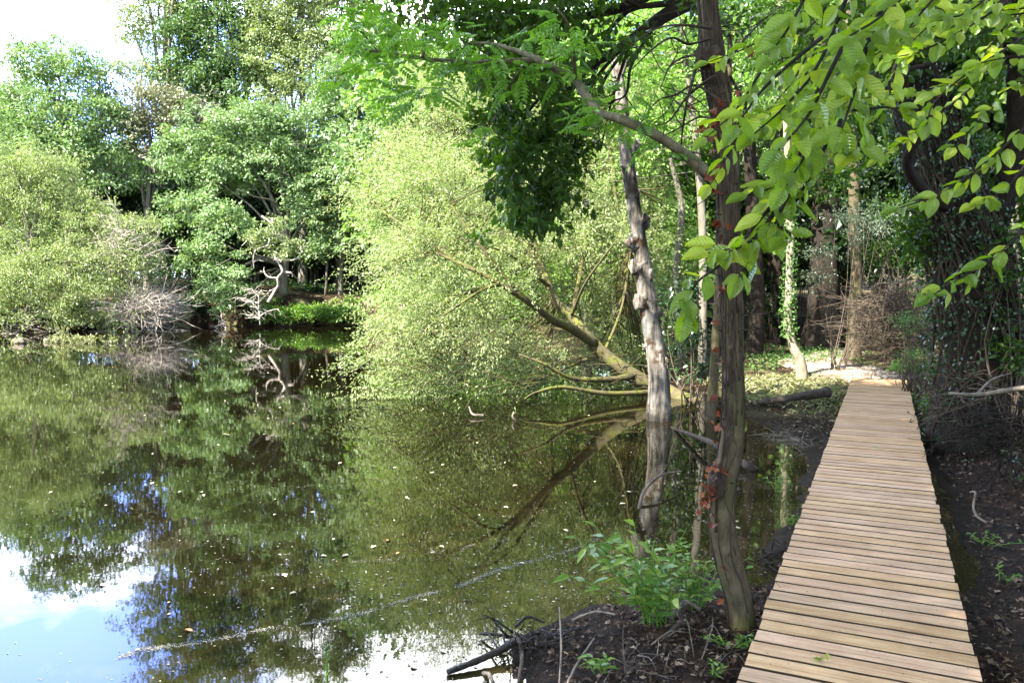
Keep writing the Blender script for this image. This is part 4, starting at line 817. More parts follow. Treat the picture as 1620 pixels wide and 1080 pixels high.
for pts, d0, d1 in [([(1440, -120), (1390, 20), (1340, 130), (1290, 220), (1240, 300)], 1.35, 1.15), ([(1380, -100), (1330, 20), (1290, 110), (1240, 170), (1190, 215)], 1.4, 1.2), ([(1310, -90), (1280, -20), (1250, 40), (1215, 90)], 1.4, 1.25),
                    ([(1340, 130), (1320, 200), (1290, 260), (1250, 330), (1190, 380), (1150, 400)], 1.3, 1.15), ([(1290, 220), (1240, 300), (1200, 350), (1150, 410), (1100, 450), (1085, 500)], 1.25, 1.1), ([(1300, 60), (1240, 110), (1200, 150), (1165, 200)], 1.3, 1.2),
                    ([(1400, 0), (1370, 80), (1350, 150), (1330, 210)], 1.25, 1.1), ([(1350, 40), (1310, 120), (1280, 180), (1230, 240)], 1.15, 1.05), ([(1500, -100), (1440, -20), (1390, 40), (1360, 90)], 1.3, 1.15),
                    ([(1330, 190), (1320, 240), (1350, 240), (1340, 250)], 1.2, 1.1), ([(1280, 190), (1260, 260), (1230, 330), (1190, 400), (1170, 440)], 1.35, 1.25), ([(1310, 170), (1350, 175), (1400, 170), (1420, 175)], 1.5, 1.45),
                    ([(1560, -110), (1500, -30), (1450, 30), (1420, 70)], 1.7, 1.5), ([(1700, -60), (1600, 0), (1520, 50), (1460, 80), (1420, 90)], 1.9, 1.8), ([(1700, 10), (1620, 60), (1540, 110), (1480, 160), (1465, 200)], 1.9, 1.75),
                    ([(1700, 90), (1620, 130), (1560, 180), (1510, 235)], 2.0, 1.85), ([(1720, 160), (1640, 190), (1580, 240), (1530, 280), (1480, 310), (1420, 330)], 1.8, 1.7), ([(1720, 300), (1640, 350), (1570, 410), (1520, 440), (1470, 470)], 1.75, 1.65),
                    ([(1700, 200), (1640, 240), (1590, 300), (1540, 325)], 1.9, 1.8), ([(1640, -80), (1580, -20), (1530, 20), (1490, 30)], 1.8, 1.7), ([(1720, 60), (1650, 90), (1600, 90), (1550, 100)], 1.7, 1.65), ([(1480, -120), (1430, -40), (1400, 20), (1340, 60)], 1.2, 1.05),
                    ([(1330, 80), (1290, 150), (1260, 230), (1230, 290), (1180, 310)], 1.5, 1.4), ([(1420, -60), (1370, 40), (1350, 120), (1330, 170)], 1.45, 1.4), ([(1230, 330), (1200, 370), (1170, 390), (1120, 400)], 1.2, 1.15), ([(1250, 300), (1230, 350), (1250, 370), (1240, 380)], 1.2, 1.15)]:
    spray(pts, d0, d1)
for _ in range(20):
    x0, y0 = g.uniform(1440, 1760), g.uniform(-140, 150); L_ = g.uniform(130, 260); an = g.uniform(2.2, 2.9); c1 = (x0 + L_ * .5 * math.cos(an), y0 + L_ * .5 * math.sin(an) - 12); c2 = (x0 + L_ * math.cos(an + .1), y0 + L_ * math.sin(an + .15))
    dd = g.uniform(2.1, 3.2); spray([(x0, y0), c1, c2], dd + .15, dd, .022, .05)
for _ in range(8):
    x0, y0 = g.uniform(1160, 1420), g.uniform(-60, 160); L_ = g.uniform(100, 220); an = g.uniform(1.8, 2.5); dd = g.uniform(1.6, 2.2); spray([(x0, y0), (x0 + L_ * .5 * math.cos(an), y0 + L_ * .5 * math.sin(an)), (x0 + L_ * math.cos(an + .1), y0 + L_ * math.sin(an + .15))], dd + .1, dd, .02, .046)
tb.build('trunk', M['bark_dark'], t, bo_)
sp_pos, sp_d, sp_n, sp_l = (np.array(a) for a in zip(*sprays))
leaf_mesh('foliage', sp_pos, sp_d, sp_n, sp_l, sp_l * .74, 'beech', g.random(len(sp_l)), M['beech'], t, bo_)
lob = np.array([[2.8, -1.6, 6.2, 2.6, 2.4, 1.3], [0, -2.4, 6.8, 2.4, 2.2, 1.2], [-2.2, -1.6, 6.8, 2.0, 2.0, 1.1]])
c, li = crown_points(g, lob, .4, .62, .2); A = clusters_to_leaves(g, c, .42, 60, .09, asp=.6); leaf_mesh('crown', *A[:5], 'leaf6', A[5], M['beech'], t, bo_)

# ------------------------------------------------------------------ trunks around the path
def plain_tree(name, label, pts, Y, rpx, mat, seed, leaf=None, lob=None, rough=.06, group=None, ls=.10):
    g = rng(seed); b = base_at(pts[0][0], Y); b[2] = zground(b) - .12; t = empty(name, b, label, 'tree', group); tb = Tubes()
    TPp = tb.add([b] + [at(x, y, Y) for x, y in pts[1:]], 0, radii=np.array(rpx) * Y / F, seg=12, n=50, rough=rough, rs=seed)
    if lob is not None:
        c, _ = crown_points(g, lobes_px(lob, Y, .8), .4, .6, .3)
        for q in range(0, min(len(c), 150)): tb.add([TPp[near_on(TPp, c[q:q + 1])[0]], c[q]], .012, .003, seg=4, n=5)
        A = clusters_to_leaves(g, c, .42, 50, ls, asp=.55); leaf_mesh('crown', *A[:5], 'q' if Y > 14 else 'leaf6', A[5], leaf or M['shade'], t, b)
    tb.build('trunk', mat, t, b); return t, TPp, b
t, P_, b = plain_tree('young_tree', 'slim sunlit trunk with ivy climbing it beside the path, curved at its foot', [(1272, 592), (1266, 572), (1255, 548), (1247, 510), (1248, 450), (1250, 380), (1248, 300), (1244, 200), (1235, 60), (1230, -60)], 15.6, [10, 8.5, 7, 6.2, 6, 6, 5.5, 5, 4, 3], M['bark_pale'], 130,
                      M['bright'], [(1200, 60, 60, 60), (1260, 20, 50, 50), (1230, 150, 40, 50)])
g = rng(131); k_ = 900; i_ = g.integers(14, 32, k_); an = g.uniform(0, 6.28, k_); ip = P_[i_] + np.stack([np.cos(an), np.sin(an), g.normal(0, .6, k_)], -1) * (.09 + .08 * g.random(k_))[:, None]
leaf_mesh('ivy', ip, g.normal(0, 1, ip.shape) + [0, 0, -.6], np.stack([np.cos(an), np.sin(an), an * 0 + .4], -1) + g.normal(0, .3, ip.shape), .05, .045, 'leaf6', g.random(k_), M['fern'], t, b)
t, P_, b = plain_tree('path_tree', 'pale grey-brown trunk standing right beside the path', [(1352, 545), (1353, 500), (1355, 440), (1352, 370), (1350, 280), (1345, 120), (1340, -40)], 18.5, [12, 9, 8.5, 8, 8, 7, 5], M['bark_near'], 132, M['shade'], [(1350, 120, 70, 60), (1300, 200, 50, 40)])
plain_tree('mossy_tree', 'thick dark mossy trunk at the left of the path in the wood', [(1300, 530), (1301, 500), (1303, 440), (1305, 380), (1305, 250), (1300, 60), (1300, -60)], 22, [34, 25, 22, 20, 19, 17, 12], M['bark_dark'], 133, M['shade'], [(1290, 150, 80, 80), (1240, 230, 50, 50), (1340, 100, 70, 60)])
plain_tree('peeling_tree', 'straight pale peeling trunk behind the dead snag', [(1112, 600), (1112, 520), (1112, 420), (1110, 330), (1100, 220), (1085, 100), (1075, -40)], 17.5, [8, 6.5, 6.2, 6, 5.5, 5, 4], M['bark_far'], 134, M['bright'], [(1080, 120, 60, 50), (1050, 40, 60, 50), (1130, 60, 50, 50), (1010, 110, 50, 60), (1060, 220, 60, 60), (1000, 260, 50, 50)])
for i, q in enumerate([([(1126, 640), (1131, 560), (1136, 470), (1142, 380), (1150, 250), (1155, 60)], 11.5, [9, 7, 6.5, 6, 5, 4], 'reddish-brown trunk directly behind the ivy-wrapped near tree', M['bark_near']),
                       ([(1018, 600), (1005, 500), (990, 420), (978, 340), (968, 260), (955, 180)], 18, [6, 5, 4.5, 4, 3.5, 2.5], 'thin olive stem left of the dead snag', M['bark_mossy']),
                       ([(1080, 600), (1075, 500), (1070, 420), (1078, 330), (1060, 250)], 20, [7, 6, 5, 5, 3], 'grey stem between the snag and the peeling trunk', M['bark_far']),
                       ([(1195, 560), (1198, 450), (1190, 330), (1185, 200)], 21, [14, 11, 10, 9], 'dark trunk right of the near tree, deep in shade', M['bark_dark']),
                       ([(1230, 555), (1226, 440), (1228, 300), (1220, 150)], 24, [13, 11, 10, 9], 'dark trunk left of the slim sunlit trunk', M['bark_dark']),
                       ([(1392, 520), (1395, 430), (1400, 300), (1400, 150)], 23, [12, 10, 9, 8], 'dark trunk behind the heap of dead brush', M['bark_dark']),
                       ([(1315, 540), (1335, 470), (1345, 400), (1350, 300)], 26, [10, 9, 8, 7], 'dark trunk between the path and the wood', M['bark_dark'])]):
    plain_tree('tree_trunk', q[3], q[0], q[1], q[2], q[4], 140 + i, M['bright'] if i in (1, 2) else M['shade'], [(q[0][-1][0], q[0][-1][1] - 30, 50, 45)], group='trunks around the path')
# undergrowth shrubs round the path and behind the willow
def bush(name, label, lob, Y, mat, seed, cr=.3, k=.7, per=46, ls=.07, kind='q', asp=.6, group=None, stems=14, zmin=None):
    g = rng(seed); lb = lobes_px(lob, Y, .8); b = np.array([lb[0][0], lb[0][1], 0]); b[2] = max(0, zground(b)) - .03; t = empty(name, b, label, 'bush', group)
    c, _ = crown_points(g, lb, cr, k, .2); zz = gh(c[:, 0], c[:, 1]); c[:, 2] = np.maximum(c[:, 2], np.maximum(zz, 0) + .05 + .1 * g.random(len(c)))
    tb = Tubes()
    for q in g.choice(len(c), min(stems * 4, len(c)), replace=False): tb.add([b + g.normal(0, .1, 3) * [1, 1, 0], (b + c[q]) / 2 + g.normal(0, .15, 3), c[q]], .014, .003, seg=4, n=8)
    tb.build('stems', M['twig_brown'], t, b); A = clusters_to_leaves(g, c, cr, per, ls, asp=asp, zmin=.03); leaf_mesh('foliage', *A[:5], kind, A[5], mat, t, b); return t
bush('ivy_bush', 'dense ivy bush at the foot of the trunks behind the near tree', [(1090, 540, 35, 45), (1080, 480, 30, 40), (1105, 590, 25, 20)], 13, M['ivy'], 160, ls=.08, kind='leaf6', stems=3)
bush('hazel_bush', 'sunny green hazel bush behind the dead snag', [(1060, 430, 50, 80), (1100, 350, 50, 60), (1030, 520, 50, 60)], 21, M['bright'], 161, cr=.45, ls=.10)
bush('holly_bush', 'dark undergrowth left of the path', [(1215, 500, 45, 35), (1190, 450, 40, 40)], 24, M['shade'], 162, cr=.45, ls=.10)
bush('yew_bush', 'grey-green yew boughs in front of the pale trunk by the path', [(1330, 345, 45, 28), (1375, 380, 40, 25), (1310, 400, 28, 18), (1400, 340, 40, 30), (1290, 440, 20, 12)], 16.5, M['yew'], 163, cr=.35, ls=.075, asp=.22, per=110, stems=3)
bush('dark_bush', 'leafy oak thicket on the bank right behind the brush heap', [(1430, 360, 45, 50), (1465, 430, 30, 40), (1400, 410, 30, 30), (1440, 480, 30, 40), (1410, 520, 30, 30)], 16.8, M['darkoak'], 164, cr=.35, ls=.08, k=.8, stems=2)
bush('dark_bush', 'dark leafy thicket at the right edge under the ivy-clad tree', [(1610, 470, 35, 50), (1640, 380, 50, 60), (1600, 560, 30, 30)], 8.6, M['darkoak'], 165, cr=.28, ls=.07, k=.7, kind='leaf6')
bush('fern_clump', 'fresh green ferns on the bank right of the path', [(1445, 520, 26, 24), (1450, 565, 32, 18), (1470, 500, 18, 25)], 12.8, M['fern'], 166, cr=.22, ls=.06, asp=.25, per=70)
bush('fern_clump', 'low bright green plants where the boardwalk ends', [(1455, 585, 30, 10), (1425, 580, 20, 8)], 13.6, M['fern'], 167, cr=.15, ls=.05, per=50)
for i, (lb_, Y_, lab_) in enumerate([([(1200, 380, 40, 70), (1180, 300, 40, 60), (1215, 460, 35, 50)], 26, 'tall dark thicket behind the dark trunk left of the slim sunlit trunk'), ([(1265, 420, 40, 70), (1270, 330, 45, 60), (1290, 260, 40, 50)], 27, 'dark thicket behind the slim sunlit trunk'),
                                    ([(1330, 300, 50, 60), (1370, 400, 45, 60), (1340, 220, 50, 50)], 25.5, 'dark thicket filling the gap right of the thick mossy trunk'), ([(1430, 300, 45, 60), (1410, 220, 50, 50), (1400, 430, 35, 40)], 21, 'dark thicket above the brush heap, under the canopy')]):
    bush('dark_bush', lab_, lb_, Y_, M['shade'], 330 + i, cr=.45, k=1.3, ls=.11, stems=3)
bush('green_bush', 'sunlit greenery deep in the wood beyond the path', [(1335, 470, 22, 30), (1350, 430, 16, 22)], 30, M['bright'], 168, cr=.35, ls=.10, k=.5)
bush('bank_bush', 'low dark bush along the left far shore', [(80, 505, 130, 22), (200, 505, 60, 18), (-60, 505, 90, 30)], 37.5, M['greywillow'], 169, cr=.5, ls=.13)
bush('bank_bush', 'dark shrubs in the hollow at the far shore', [(290, 490, 40, 22), (330, 500, 40, 14), (255, 440, 30, 40)], 43.5, M['shade'], 170, cr=.5, ls=.14)
bush('bank_bush', 'ivy shrubs spilling down the far dam', [(440, 500, 40, 14), (500, 498, 40, 15), (550, 497, 30, 16), (470, 494, 40, 10), (530, 492, 40, 10)], 42.4, M['shrub'], 171, cr=.3, ls=.11, k=1)
bush('understorey_bush', 'low dark thicket right behind the dam trunks', [(400, 468, 40, 16), (460, 472, 40, 12), (520, 470, 40, 14), (580, 470, 40, 16), (340, 470, 40, 16)], 50, M['shade'], 174, cr=.6, ls=.2, k=1)
bush('understorey_bush', 'dark understorey behind the dam trunks', [(430, 430, 60, 45), (520, 440, 60, 45), (600, 440, 60, 50), (350, 430, 60, 50)], 60, M['shade'], 172, cr=.8, ls=.24, k=.8)
bush('green_bush', 'bright bush under the willow crown on the right shore', [(700, 470, 70, 60), (620, 480, 40, 40), (800, 480, 70, 50), (900, 470, 70, 70)], 31, M['bright'], 173, cr=.5, ls=.15)

# ------------------------------------------------------------------ brush heap and dead branches
def twig_heap(name, label, cat, cen, rad, n_, mat, seed, ln=(.4, 1.1), r_=.008, forks=2, bias=(0, 0, .1), arc=.1):
    g = rng(seed); cen = np.array(cen, float); b = cen.copy(); b[2] = max(0, zground(b)); t = empty(name, b, label, cat); tb = Tubes()
    for _ in range(n_):
        a = cen + unit(g.normal(0, 1, 3)) * g.random() ** .5 * np.array(rad); a[2] = max(a[2], .03); d_ = unit(g.normal(0, 1, 3) * [1, 1, .55] + bias); L_ = g.uniform(*ln)
        P_ = [a, a + d_ * L_ * .5 + g.normal(0, arc, 3), a + d_ * L_ + [0, 0, -.05]]
        for q in P_: q[2] = max(q[2], .015)
        Q = tb.add(P_, r_ * g.uniform(.5, 1.4), r_ * .3, seg=4, n=8)
        for _ in range(forks):
            s_ = Q[g.integers(2, 7)]; e = s_ + unit(d_ + g.normal(0, .7, 3)) * L_ * .35; e[2] = max(e[2], .015); tb.add([s_, (s_ + e) / 2 + g.normal(0, .03, 3), e], r_ * .5, r_ * .2, seg=3, n=5)
    tb.build('branches', mat, t, b); return t
twig_heap('brush_heap', 'tangled heap of dead brown brushwood on the bank right of the path', 'brushwood', at(1412, 510, 14.6), (.52, .6, .8), 560, M['twig_brown'], 180)
twig_heap('brush_heap', 'bleached grey brushwood lying in the water at the left far shore', 'brushwood', at(222, 490, 37.5), (1.4, .9, .62), 560, M['twig_pale'], 181, (.7, 2.0), .02, 2, (.5, 0, .1), .2)
twig_heap('brush_heap', 'sparse dead twigs rising through the willow edge', 'brushwood', at(195, 400, 37), (1.3, .6, 1.7), 110, M['twig_pale'], 182, (.8, 2.2), .018, 2, (.1, 0, .6), .2)
twig_heap('brush_heap', 'grey dead branches drooping at the far left waterline', 'brushwood', at(20, 508, 35.8), (1.6, .5, .4), 60, M['twig_pale'], 183, (.8, 2.2), .018, 2, (.2, 0, -.2), .2)
def dead_branch(name, label, cat, paths, Y, mat, rr, seed, sub=4, leaves=None, sublen=.5):
    g = rng(seed); b = at(*paths[0][0], Y); b[2] = max(-.1, b[2]); t = empty(name, b, label, cat); tb = Tubes()
    for i, p_ in enumerate(paths):
        Q = tb.add([at(x, y, Y + g.normal(0, .15)) for x, y in p_], rr * (1 if i == 0 else .65), rr * .3, seg=7, n=24, rough=.05)
        for _ in range(sub):
            s_ = Q[g.integers(5, 23)]; e = s_ + g.normal(0, 1, 3) * sublen * [1, .6, .7]; tb.add([s_, (s_ + e) / 2 + g.normal(0, .08, 3), e], rr * .35, rr * .12, seg=4, n=7)
    tb.build('branches', mat, t, b)
    if leaves:
        c = np.array([at(x + g.normal(0, 9), y + g.normal(0, 7), Y + g.normal(0, .3)) for x, y, n_ in leaves for _ in range(n_)]); A = clusters_to_leaves(g, c, .4, 34, .15); leaf_mesh('foliage', *A[:5], 'q', A[5], M['palegreen'], t, b)
    return t
dead_branch('dead_tree', 'twisted bleached dead tree with a few leaf tufts above the far water', 'dead tree', [[(424, 478), (434, 462), (441, 450), (439, 440), (447, 430), (442, 418), (434, 407), (433, 395), (425, 388), (430, 365), (445, 372), (452, 378)],
            [(439, 440), (425, 438), (418, 430), (418, 422)], [(447, 430), (460, 432), (469, 440)], [(434, 407), (445, 412), (452, 400)], [(425, 388), (405, 396), (401, 410), (402, 425)], [(430, 345), (440, 375), (450, 382), (448, 370)], [(414, 342), (428, 352), (440, 368), (446, 378)], [(452, 412), (468, 410), (478, 398), (482, 390)], [(402, 385), (395, 380), (392, 372)]],
            39.5, M['twig_pale'], .085, 190, 3, [(425, 370, 10), (440, 360, 8), (405, 380, 6), (455, 395, 9), (475, 390, 7), (440, 390, 5), (412, 365, 6)], .3)
dead_branch('dead_branch', 'small bleached dead sapling at the waterline under the twisted tree', 'dead branch', [[(412, 514), (411, 500), (409, 485), (410, 465), (414, 458)], [(410, 480), (395, 475), (388, 470)], [(410, 478), (422, 466), (428, 458)], [(411, 500), (425, 492), (442, 488)], [(409, 490), (398, 478), (384, 476)], [(411, 505), (400, 500), (396, 498)], [(410, 470), (402, 462), (398, 456)]], 39, M['twig_pale'], .05, 191, 9, None, .35)
dead_branch('dead_branch', 'bare white twigs poking from the water left of the dead sapling', 'dead branch', [[(358, 520), (350, 510), (343, 503)], [(355, 516), (350, 500), (352, 496)], [(354, 514), (342, 516), (338, 517)]], 39.5, M['twig_pale'], .04, 192, 6, None, .3)
# thin weedy clumps and logs out on the water at left
for i, (px, py, n_, lab) in enumerate([(28, 543, 2, 'pale stump of wood with sprouts in the water at far left'), (72, 541, 2, 'small yellow weed tuft left of the tall water weed'), (103, 541, 9, 'tall yellow-green water weed standing off the left shore'), (135, 543, 5, 'low spreading yellow water weed right of the tall weed'), (168, 543, 3, 'rightmost yellow weed tuft off the left shore')]):
    g = rng(200 + i); b = ground_px(px, py, 0); t = empty('water_weed', b, lab, 'water plant', 'weeds standing off the left shore'); tb = Tubes(); pos = []
    for _ in range(n_ * 3):
        a = b + [g.normal(0, .25 if n_ != 9 else .35), g.normal(0, .2), -.05]; h = g.uniform(.1, .3) * (3.2 if (n_ == 9 and g.random() < .3) else 1); e = a + [g.normal(0, .2), g.normal(0, .1), h + .05]; Q = tb.add([a, (a + e) / 2, e], .012, .005, seg=4, n=6)
        for _ in range(10): pos.append(Q[g.integers(1, 6)] + g.normal(0, .03, 3))
    tb.build('stems', M['grass'], t, b); pos = np.array(pos); leaf_mesh('foliage', pos, g.normal(0, 1, pos.shape) + [0, 0, .6], g.normal(0, 1, pos.shape), .11, .05, 'leaf6', g.random(len(pos)), M['grass'], t, b)
    if i in (0, 1, 3): blob('stump', b + [.05, 0, .06], .15 if i == 0 else .09, M['stick'], t, b, 210 + i, (1.5, .8, .9))

# ------------------------------------------------------------------ logs and branches near
def logobj(name, label, pts, r0, r1, mat, seed, cat='log', forks=(), sink=0, seg=12, rough=.12):
    b = np.array(pts[0], float); t_ = Tubes(); t_.add(pts, r0, r1, seg=seg, n=40, rough=rough, rs=seed)
    for f in forks: t_.add(f[0], f[1], f[1] * .3, seg=6, n=14, rough=.1)
    o = t_.build(name, mat, None, b); o.location = b; return tag(o, label, cat)
G3 = lambda px, py, z: ground_px(px, py, z)
logobj('fallen_log', 'dark fallen log lying on the bank left of the boardwalk end', [G3(1198, 636, .12), G3(1235, 632, .2), G3(1275, 625, .24), G3(1310, 620, .26)], .04, .085, M['log'], 1)
logobj('bank_branch', 'bare pale branch jutting from the right bank across the dark roots', [at(1500, 622, 7.2), at(1545, 624, 7.1), at(1590, 618, 7.0), at(1640, 610, 6.9)], .014, .026, M['stick'], 2, 'branch', [([at(1545, 624, 7.1), at(1570, 600, 7.2), at(1600, 590, 7.3)], .015)])
logobj('sunken_branch', 'smooth grey branch rising from the water left of the near tree', [G3(1060, 676, -.02), G3(1095, 688, .10), G3(1130, 702, .16), G3(1180, 735, .06), G3(1190, 742, .0)], .02, .05, M['log'], 3, 'branch')
logobj('sunken_branch', 'thin curved pale branch arching out of the water below the snag', [G3(1010, 808, -.02), G3(1020, 775, .08), G3(1045, 752, .14), G3(1078, 745, .12)], .018, .008, M['twig_brown'], 4, 'branch', [([G3(1045, 752, .14), G3(1055, 735, .2)], .006)])
for i, (pts, lab) in enumerate([([(765, 657, .03), (748, 655, .05), (742, 643, .1)], 'small grey driftwood piece afloat under the willow'), ([(815, 665, 0), (811, 658, .07), (813, 651, .13)], 'short grey stub poking from the water right of the driftwood')]):
    logobj('driftwood', lab, [G3(*q) for q in pts], .022, .010, M['stick'], 10 + i, 'driftwood')
mud = lambda px, py, h=.02: (lambda p_: np.array([p_[0], p_[1], max(0, zground(p_)) + h]))(ground_px(px, py, .08))
logobj('wet_log', 'black wet log end lying in the shallows at the mud edge', [mud(708, 1043, .015), mud(745, 1033, .03), mud(790, 1020, .05), mud(815, 1012, .07)], .014, .022, M['logdark'], 20, 'log', [([mud(790, 1020, .05), mud(770, 990, .06), mud(762, 975, .1)], .008), ([mud(800, 1015, .05), mud(790, 975, .08)], .007)])
for i, (pts, r_, lab, mt_) in enumerate([([(905, 970, .03), (940, 968, .05), (975, 978, .04)], .011, 'grey stick on the mud left of the leafy plant', 'stick'), ([(885, 990, .16), (888, 1030, .1), (885, 1080, .08), (884, 1110, .05)], .007, 'thin upright pale stick in the mud at the bottom', 'stick'),
                                        ([(895, 1075, .03), (915, 1045, .06), (940, 1025, .08)], .009, 'pale stick slanting across the litter', 'stick'), ([(1060, 985, .03), (1085, 972, .06), (1108, 978, .04)], .022, 'pale broken branch stub under the leafy plant', 'stick'),
                                        ([(1050, 1018, .03), (1075, 1008, .04), (1095, 1005, .03)], .017, 'brown branch piece behind the leafy plant', 'log'), ([(760, 985, .02), (790, 995, .05), (830, 1000, .03)], .011, 'dark forked stick at the water edge', 'logdark'),
                                        ([(815, 975, .02), (835, 970, .06), (862, 972, .03)], .012, 'dark stick above the wet log', 'logdark'), ([(765, 1040, .0), (775, 1052, .03), (782, 1062, .0)], .014, 'short grey stick in the shallows by the wet log', 'stick'),
                                        ([(820, 1000, .03), (826, 1030, .05), (820, 1060, .01)], .017, 'brown root piece dipping into the shallows', 'log'), ([(1180, 1040, .03), (1150, 1060, .06), (1130, 1075, .04)], .01, 'dark stick by the boardwalk edge', 'logdark'),
                                        ([(1128, 990, .03), (1125, 1020, .05), (1110, 1055, .03)], .006, 'thin curving pale twig under the near tree', 'stick'),
                                        ([(1120, 780 + 30, .0), (1150, 800 + 20, .03)], .01, 'twig at the foot of the near tree', 'twig_brown')]):
    logobj('stick', lab, [mud(*q) for q in pts], r_ * .8, r_ * .5, M[mt_], 30 + i, 'stick', seg=9, rough=.25)
bankp = lambda px, py, Y, h=.02: (lambda p_: np.array([p_[0], p_[1], max(zground(p_), 0) + h]))(at(px, py, Y))
logobj('hooked_stick', 'pale hooked stick on the dark bank right of the boardwalk', [at(1535, 778, 5.05), at(1543, 779, 5.0), at(1540, 800, 4.95), at(1545, 815, 4.9), at(1560, 826, 4.85)], .006, .008, M['stick'], 60, 'stick', seg=8)
# roots and sticks over the right bank
g = rng(230)
for i in range(26):
    al = g.uniform(-.5, 8); q = g.uniform(.6, 2.6); p0 = dr1 + ddir * al + dperp * q; a = np.array([*p0, zground(p0) + .03]); d_ = unit(np.array([g.normal(-.4, .7), g.normal(0, .7), 0])); L_ = g.uniform(.25, .9); P_ = []
    for f in (0, .5, 1): e = a + d_ * L_ * f + g.normal(0, .05, 3); e[2] = zground(e) + g.uniform(.01, .12); P_.append(e)
    logobj('bank_stick', 'dead stick lying on the dark right bank', P_, g.uniform(.006, .016), .004, M['twig_brown' if i % 3 else 'log'], 240 + i, 'stick', seg=6)['group'] = 'sticks on the right bank'
twig_heap('root_tangle', 'dark hanging tangle of roots and vines below the ivy-clad tree', 'roots', at(1600, 680, 7.2), (.42, .4, .35), 120, M['bark_dark'], 270, (.25, .6), .007, 1, (-.3, 0, -.6), .08)
twig_heap('root_tangle', 'brown twiggy tangle at the base of the ivy-clad tree', 'roots', at(1520, 620, 9), (.35, .5, .35), 110, M['twig_brown'], 271, (.2, .6), .007, 1)

# ------------------------------------------------------------------ near plants
def stem_plant(name, label, b, n_, h, spread, seed, ls=.075, mat='shrub', group=None, per=14, lean=(0, 0)):
    g = rng(seed); t = empty(name, b, label, 'plant', group); tb = Tubes(); pos, dr, nor, ln, rd = [], [], [], [], []
    for _ in range(n_):
        a = b + [g.normal(0, spread * .25), g.normal(0, spread * .25), -.03]; hh = h * g.uniform(.5, 1.1); e = a + [g.normal(lean[0], spread), g.normal(lean[1], spread * .7), hh]; Q = tb.add([a, a * .5 + e * .5 + [0, 0, hh * .12], e], .0045, .0016, seg=5, n=14)
        for k_ in range(per):
            f = int(3 + 10.5 * (k_ / per)); an = k_ * 2.4 + g.normal(0, .4); d_ = np.array([math.cos(an), math.sin(an), g.normal(.05, .3)]); pos.append(Q[min(13, f)]); dr.append(d_ + unit(e - a) * .45); nor.append(np.array([g.normal(0, .3), g.normal(-.2, .3), 1.0])); ln.append(ls * g.uniform(.6, 1.2)); rd.append(g.random())
    tb.build('stems', M['shrub'], t, b); ln = np.array(ln); leaf_mesh('leaves', np.array(pos), np.array(dr), np.array(nor), ln, ln, 'lance', np.array(rd), M[mat], t, b); return t
twig_heap('twig_litter', 'dark wet twigs matted along the edge of the near mud', 'twigs', mud(850, 1000, .03), (.34, .16, .02), 46, M['logdark'], 275, (.06, .3), .005, 2, (0, 0, .1), .02)
twig_heap('twig_litter', 'brown twigs strewn over the litter below the leafy plants', 'twigs', mud(1040, 1040, .03), (.5, .22, .015), 38, M['stick'], 276, (.08, .3), .003, 1, (0, 0, .05), .02)
twig_heap('twig_litter', 'dark root ends at the mud edge left of the boardwalk', 'twigs', mud(1225, 880, .02), (.12, .45, .03), 46, M['logdark'], 277, (.06, .25), .005, 1, (0, 0, .1), .02)
twig_heap('twig_litter', 'twigs scattered on the dark mud by the fallen log', 'twigs', mud(1255, 690, .02), (.5, 1.0, .03), 60, M['stick'], 278, (.1, .5), .006, 1, (0, 0, .05), .03)
stem_plant('leafy_plant', 'tall leafy green plant with lance-shaped leaves left of the near tree', mud(1040, 985), 28, .52, .21, 280, .095, lean=(-.08, .05), per=8)
stem_plant('leafy_plant', 'finer leafy plant crowding between the tall plant and the near tree', mud(1100, 960), 22, .40, .17, 281, .062, per=9)
stem_plant('leafy_plant', 'small sprig of narrow leaves on the litter below the tall plant', mud(950, 1050), 4, .12, .07, 282, .06, per=8)
stem_plant('leafy_plant', 'low seedlings at the foot of the near tree', mud(1165, 1025), 9, .10, .09, 283, .035, per=8)
stem_plant('leafy_plant', 'single thin weedy stem rising at the bottom of the water', ground_px(517, 1085, 0), 2, .22, .01, 284, .022, per=12)
stem_plant('leafy_plant', 'green seedling low on the litter near the boardwalk corner', mud(1135, 1070), 4, .10, .05, 285, .04, per=8)
stem_plant('leafy_plant', 'sprig of water plant beside the boardwalk, middle distance', ground_px(1232, 775, .02), 5, .2, .06, 286, .04, per=10)
stem_plant('leafy_plant', 'green plant in the shallows against the boardwalk edge', ground_px(1254, 830, .02), 5, .15, .05, 287, .04, per=8)
stem_plant('leafy_plant', 'bright nettle-like plant on the right bank beside the far boardwalk', bankp(1465, 650, 11.2), 9, .3, .12, 288, .07, per=10)
stem_plant('leafy_plant', 'dull green seedlings on the dark right bank', bankp(1560, 760, 5.8), 5, .12, .12, 289, .04, per=8)
stem_plant('leafy_plant', 'small green seedlings near the hooked stick', bankp(1600, 800, 5.0), 5, .10, .10, 290, .035, per=8)
g = rng(300)
tb = Tubes()
# leaf on the planks
def deck_leaf(px, py, n_, sz, lab, mat):
    g = rng(int(px)); b = ground_px(px, py, DZ + .004); pos = b + np.stack([g.normal(0, sz * .6, n_), g.normal(0, sz * .35, n_), g.uniform(0, .012, n_)], -1); b0 = b.copy()
    T_ = leaf_mesh('fallen_leaf', pos, np.stack([g.normal(0, 1, n_), g.normal(0, 1, n_), g.uniform(0, .4, n_)], -1), np.array([[0, -.3, 1.0]] * n_) + g.normal(0, .3, (n_, 3)), sz, sz * .7, 'oak', g.random(n_), mat, None, b0); T_.location = b0; tag(T_, lab, 'leaf')
deck_leaf(1303, 1043, 5, .035, 'green and yellow leaf cluster lying on the nearest planks', M['beech']); deck_leaf(1384, 709, 4, .04, 'green leaf lying across the planks halfway along', M['fern'])

